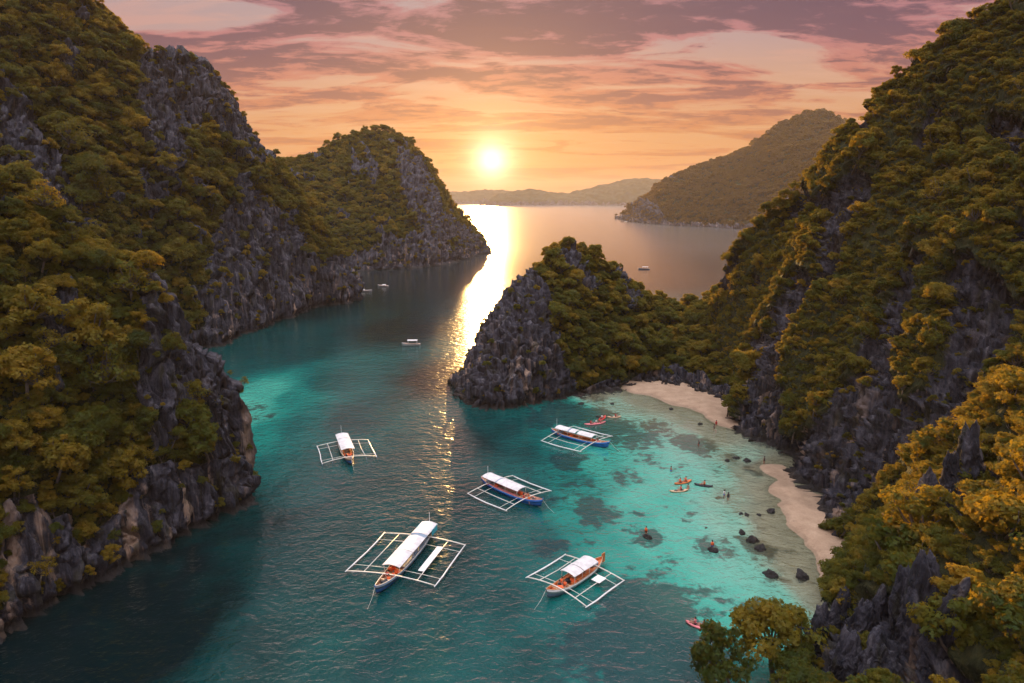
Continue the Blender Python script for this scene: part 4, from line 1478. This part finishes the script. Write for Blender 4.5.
on_boat(bD, -6.0, .2, .78, 2.9, 'sit', 'orange', 'person in orange at the stern of the boat moored near the crag')
on_boat(bE, 5.2, .2, .78, .0, 'sit', 'vest', 'person in orange on the foredeck of the boat alone in the channel')
on_boat(bE, 4.9, -.6, .78, .4, 'sit', 'dark', 'person in dark clothes on the foredeck of the boat alone in the channel')
cargo(bA, 8.3, 0, .95, 'bag', 'black bag on the foredeck of the longest boat', 'dark')
for bt, spots, nm in ((bA, ((5.0, .5), (4.3, -.6)), 'longest boat'), (bB, ((2.6, .5), (-3.6, -.4)), 'boat in mid bay'), (bC, ((1.4, .6), (4.4, .35)), 'white boat with orange rudder'), (bD, ((3.7, .3), (-2.0, -.6)), 'boat moored near the crag'), (bE, ((3.8, .5), (4.3, -.5)), 'boat alone in the channel')):
    for (x, y), wh in zip(spots, ('first', 'second')):
        cargo(bt, x, y, 1.0, 'bag', 'orange life vest bundle, ' + wh + ' one on the ' + nm, 'vest')
cargo(bC, 2.0, .0, 1.0, 'bag', 'black bag under the roof front of the white boat', 'dark')
cargo(bB, 6.5, .1, .95, 'bag', 'dark bag at the bow of the boat in mid bay', 'dark')
cargo(bE, 5.9, .3, 1.0, 'bag', 'dark bag on the foredeck of the boat alone in the channel', 'dark')


def small_boat(px, py, hd, L, label, hull, roof=True, beam=1.9, crew=None, deck='wood'):
    g = ground(px, py)
    root = link('motor_boat', None, None, (g[0], g[1], 0), (0, 0, R(hd)))
    tag(root, label, 'boat', 'small boats farther out')
    T = np.linspace(-1, 1, 11)
    rows, dk = [], []
    for t in T:
        b_ = beam / 2 * max(1 - max(t, 0) ** 2.4, 0) ** .7 * (1 if t > -.9 else .9) + .03
        sz, kz = .8 + .5 * max(t, 0) ** 2, -.4 + .7 * max(t, 0) ** 4
        rows.append([(t * L / 2, -b_, sz), (t * L / 2, -b_ * .75, 0), (t * L / 2, 0, kz), (t * L / 2, b_ * .75, 0), (t * L / 2, b_, sz)])
        dk.append([(t * L / 2, -b_ * .94, sz - .18), (t * L / 2, b_ * .94, sz - .18)])
    v, f = loft(rows); f.append(tuple(range(5))); f.append(tuple(50 + j for j in range(5))[::-1])
    link('hull', np_mesh('hull', np.array(v), f, [MAT[hull]]), root)
    v, f = loft(dk)
    link('deck', np_mesh('deck', np.array(v), f, [MAT[deck]]), root)
    if roof:
        link('canopy', arched_roof('canopy', -.36 * L, .18 * L, beam * 1.15, 2.3, .2, 'roof'), root)
        for x in (-.33 * L, .15 * L):
            for s in (-1, 1):
                link('canopy_post', tube_mesh('canopy_post', [([(x, s * beam * .45, .7), (x, s * beam * .5, 2.34)], [.05, .05])], 'white', 5), root)
    else:
        link('cabin', box_mesh('cabin', -.1 * L, 0, 1.1, .3 * L, beam * .66, .9, 'white', .1), root)
    return root


s1 = small_boat(411, 345.5, -178, 7.6, 'small white roofed boat alone in mid channel beyond the outrigger boats', 'white', True, 2.2)
small_boat(364, 291.5, 4, 10.5, 'long low white boat under the far headland', 'white', False, 2.6)
small_boat(383, 286.5, 170, 7.5, 'tiny white boat beside the long low one under the far headland', 'white', False, 2.8)
small_boat(644, 269.5, 178, 9.5, 'dark open boat with a flat top out past the wooded saddle', 'greyblue', True, 2.6)
small_boat(625, 222, 176, 22, 'dark vessel off the tip of the mountain across the strait', 'dark', False, 6)


def kayak(px, py, hd, L, mat, label, crew, wid=.95):
    g = ground(px, py)
    root = link('kayak', None, None, (g[0], g[1], .05), (0, 0, R(hd)))
    tag(root, label, 'kayak', 'kayaks and canoes in the cove')
    rows = []
    for t in np.linspace(-1, 1, 13):
        b_ = wid / 2 * max(1 - abs(t) ** 2.2, 0) ** .8 + .02
        up = .22 * abs(t) ** 3
        rows.append([(t * L / 2, -b_, .14 + up), (t * L / 2, -b_ * .7, -.12 + up), (t * L / 2, b_ * .7, -.12 + up), (t * L / 2, b_, .14 + up), (t * L / 2, b_ * .55, .22 + up), (t * L / 2, -b_ * .55, .22 + up)])
    v, f = loft(rows, True); f.append(tuple(range(6))); f.append(tuple(72 + j for j in range(6))[::-1])
    link('hull', np_mesh('hull', np.array(v), f, [MAT[mat]]), root)
    for x in (-.16 * L, .16 * L):
        v, f = rings([(x, 0, .20, .42, .27), (x, 0, .26, .45, .30), (x, 0, .26, .36, .22)], 12)
        link('seat', np_mesh('seat', v, f, [MAT['dark']]), root)
    M = Matrix.Translation(root.location) @ Matrix.Rotation(R(hd), 4, 'Z')
    for (x, top, lab) in crew:
        person('paddle', M @ Vector((x * L, 0, .36)), R(hd), top, lab, 'kayakers in the cove')


kayak(683, 483, 205, 4.6, 'orange', 'orange kayak, topmost of the pair in the middle of the cove', [(-.16, 'vest', 'rear paddler in orange on the topmost kayak of the pair'), (.16, 'vest', 'front paddler in orange on the topmost kayak of the pair')], 1.1)
kayak(679, 491.5, 190, 4.2, 'tan', 'tan kayak, lower of the pair in the middle of the cove', [(-.10, 'red', 'paddler in red on the tan kayak')], 1.1)
kayak(703.5, 486, 160, 3.8, 'dark', 'dark kayak drifting just shoreward of the pair in the cove', [(-.05, 'vest', 'paddler in orange on the dark kayak')], 1.1)
kayak(699.5, 627, 150, 4.0, 'pink', 'pink kayak over the dark reef near the leaning golden tree', [(-.16, 'red', 'rear paddler in red on the pink kayak over the reef'), (.16, 'pink', 'front paddler in pink on the pink kayak over the reef')], 1.2)
kayak(595, 424, 20, 6.5, 'pink', 'pink canoe moored off the bow of the blue and orange boat', [(-.2, 'red', 'person in red at the back of the pink canoe'), (.05, 'white', 'person in white in the middle of the pink canoe'), (.25, 'pink', 'person in pink at the front of the pink canoe')], 1.6)
kayak(602, 419, 60, 5.0, 'red', 'red canoe behind the pink canoe near the crag', [(0.0, 'white', 'person in white on the red canoe near the crag')], 1.4)
kayak(614, 417.5, 5, 4.0, 'tan', 'tan canoe resting over the shallow reef by the crag', [(0.1, 'red', 'person in red on the tan canoe over the shallow reef')], 1.3)

SW = [(646, 534, 'vest', 'swimmer in an orange vest standing on a low rock at mid cove', 'stand', .55), (712, 548, 'vest', 'lone swimmer in orange standing on a dark rock in the turquoise shallows', 'stand', .50),
      (698.5, 446, 'dark', 'person in dark swimwear wading near the streaked reef', 'stand', .45), (728, 500, 'dark', 'person in dark swimwear wading off the narrow beach', 'stand', .7),
      (724, 497, 'white', 'person in white wading beside the one in dark swimwear', 'stand', .6), (716, 427, 'red', 'person in red on the sand by the foot of the rock rib', 'stand', .92), (714, 431, 'dark', 'person in dark clothes at the water edge below the one in red', 'stand', .85),
      (671, 471.5, None, 'bather with bare shoulders out in the turquoise shallows', 'stand', .3), (688, 489, None, 'bather holding on beside the tan kayak', 'stand', .2),
      (764, 464, 'dark', 'person in dark clothes on the small sand strip behind the rock rib', 'stand', .92)]
for k, (px, py, top, lab, pose, up) in enumerate(SW):
    g = ground(px, py)
    person(pose, (g[0], g[1], up), random.uniform(0, 6.2), top, lab, 'people in the shallows and on the sand', ('dark', 'blue', 'red')[k % 3])

# ------------------------------------------------------------------ sea air
m = bpy.data.materials.new('sea_air'); m.use_nodes = True
b = NB(m.node_tree)
pv = b.n('ShaderNodeVolumePrincipled')
pv.inputs['Color'].default_value = (1.0, .88, .80, 1)
pv.inputs['Density'].default_value = HAZE_DENSITY
pv.inputs['Anisotropy'].default_value = 0.12
o_ = b.n('ShaderNodeOutputMaterial')
b.link(pv.outputs[0], o_.inputs['Volume'])
ztop = max(max(L['P'][..., 2].max() for L in LAND.values()), H) + 12
ext = np.array([[-5200, -400, -16.0], [5200, 9600, ztop]])
hz = link('haze', box_mesh('haze', *(ext.mean(0)), *(ext[1] - ext[0]), 'white', 0))
hz.data.materials.clear(); hz.data.materials.append(m)
tag(hz, 'warm evening haze over the sea that veils the far ranges', 'haze', None, 'stuff')
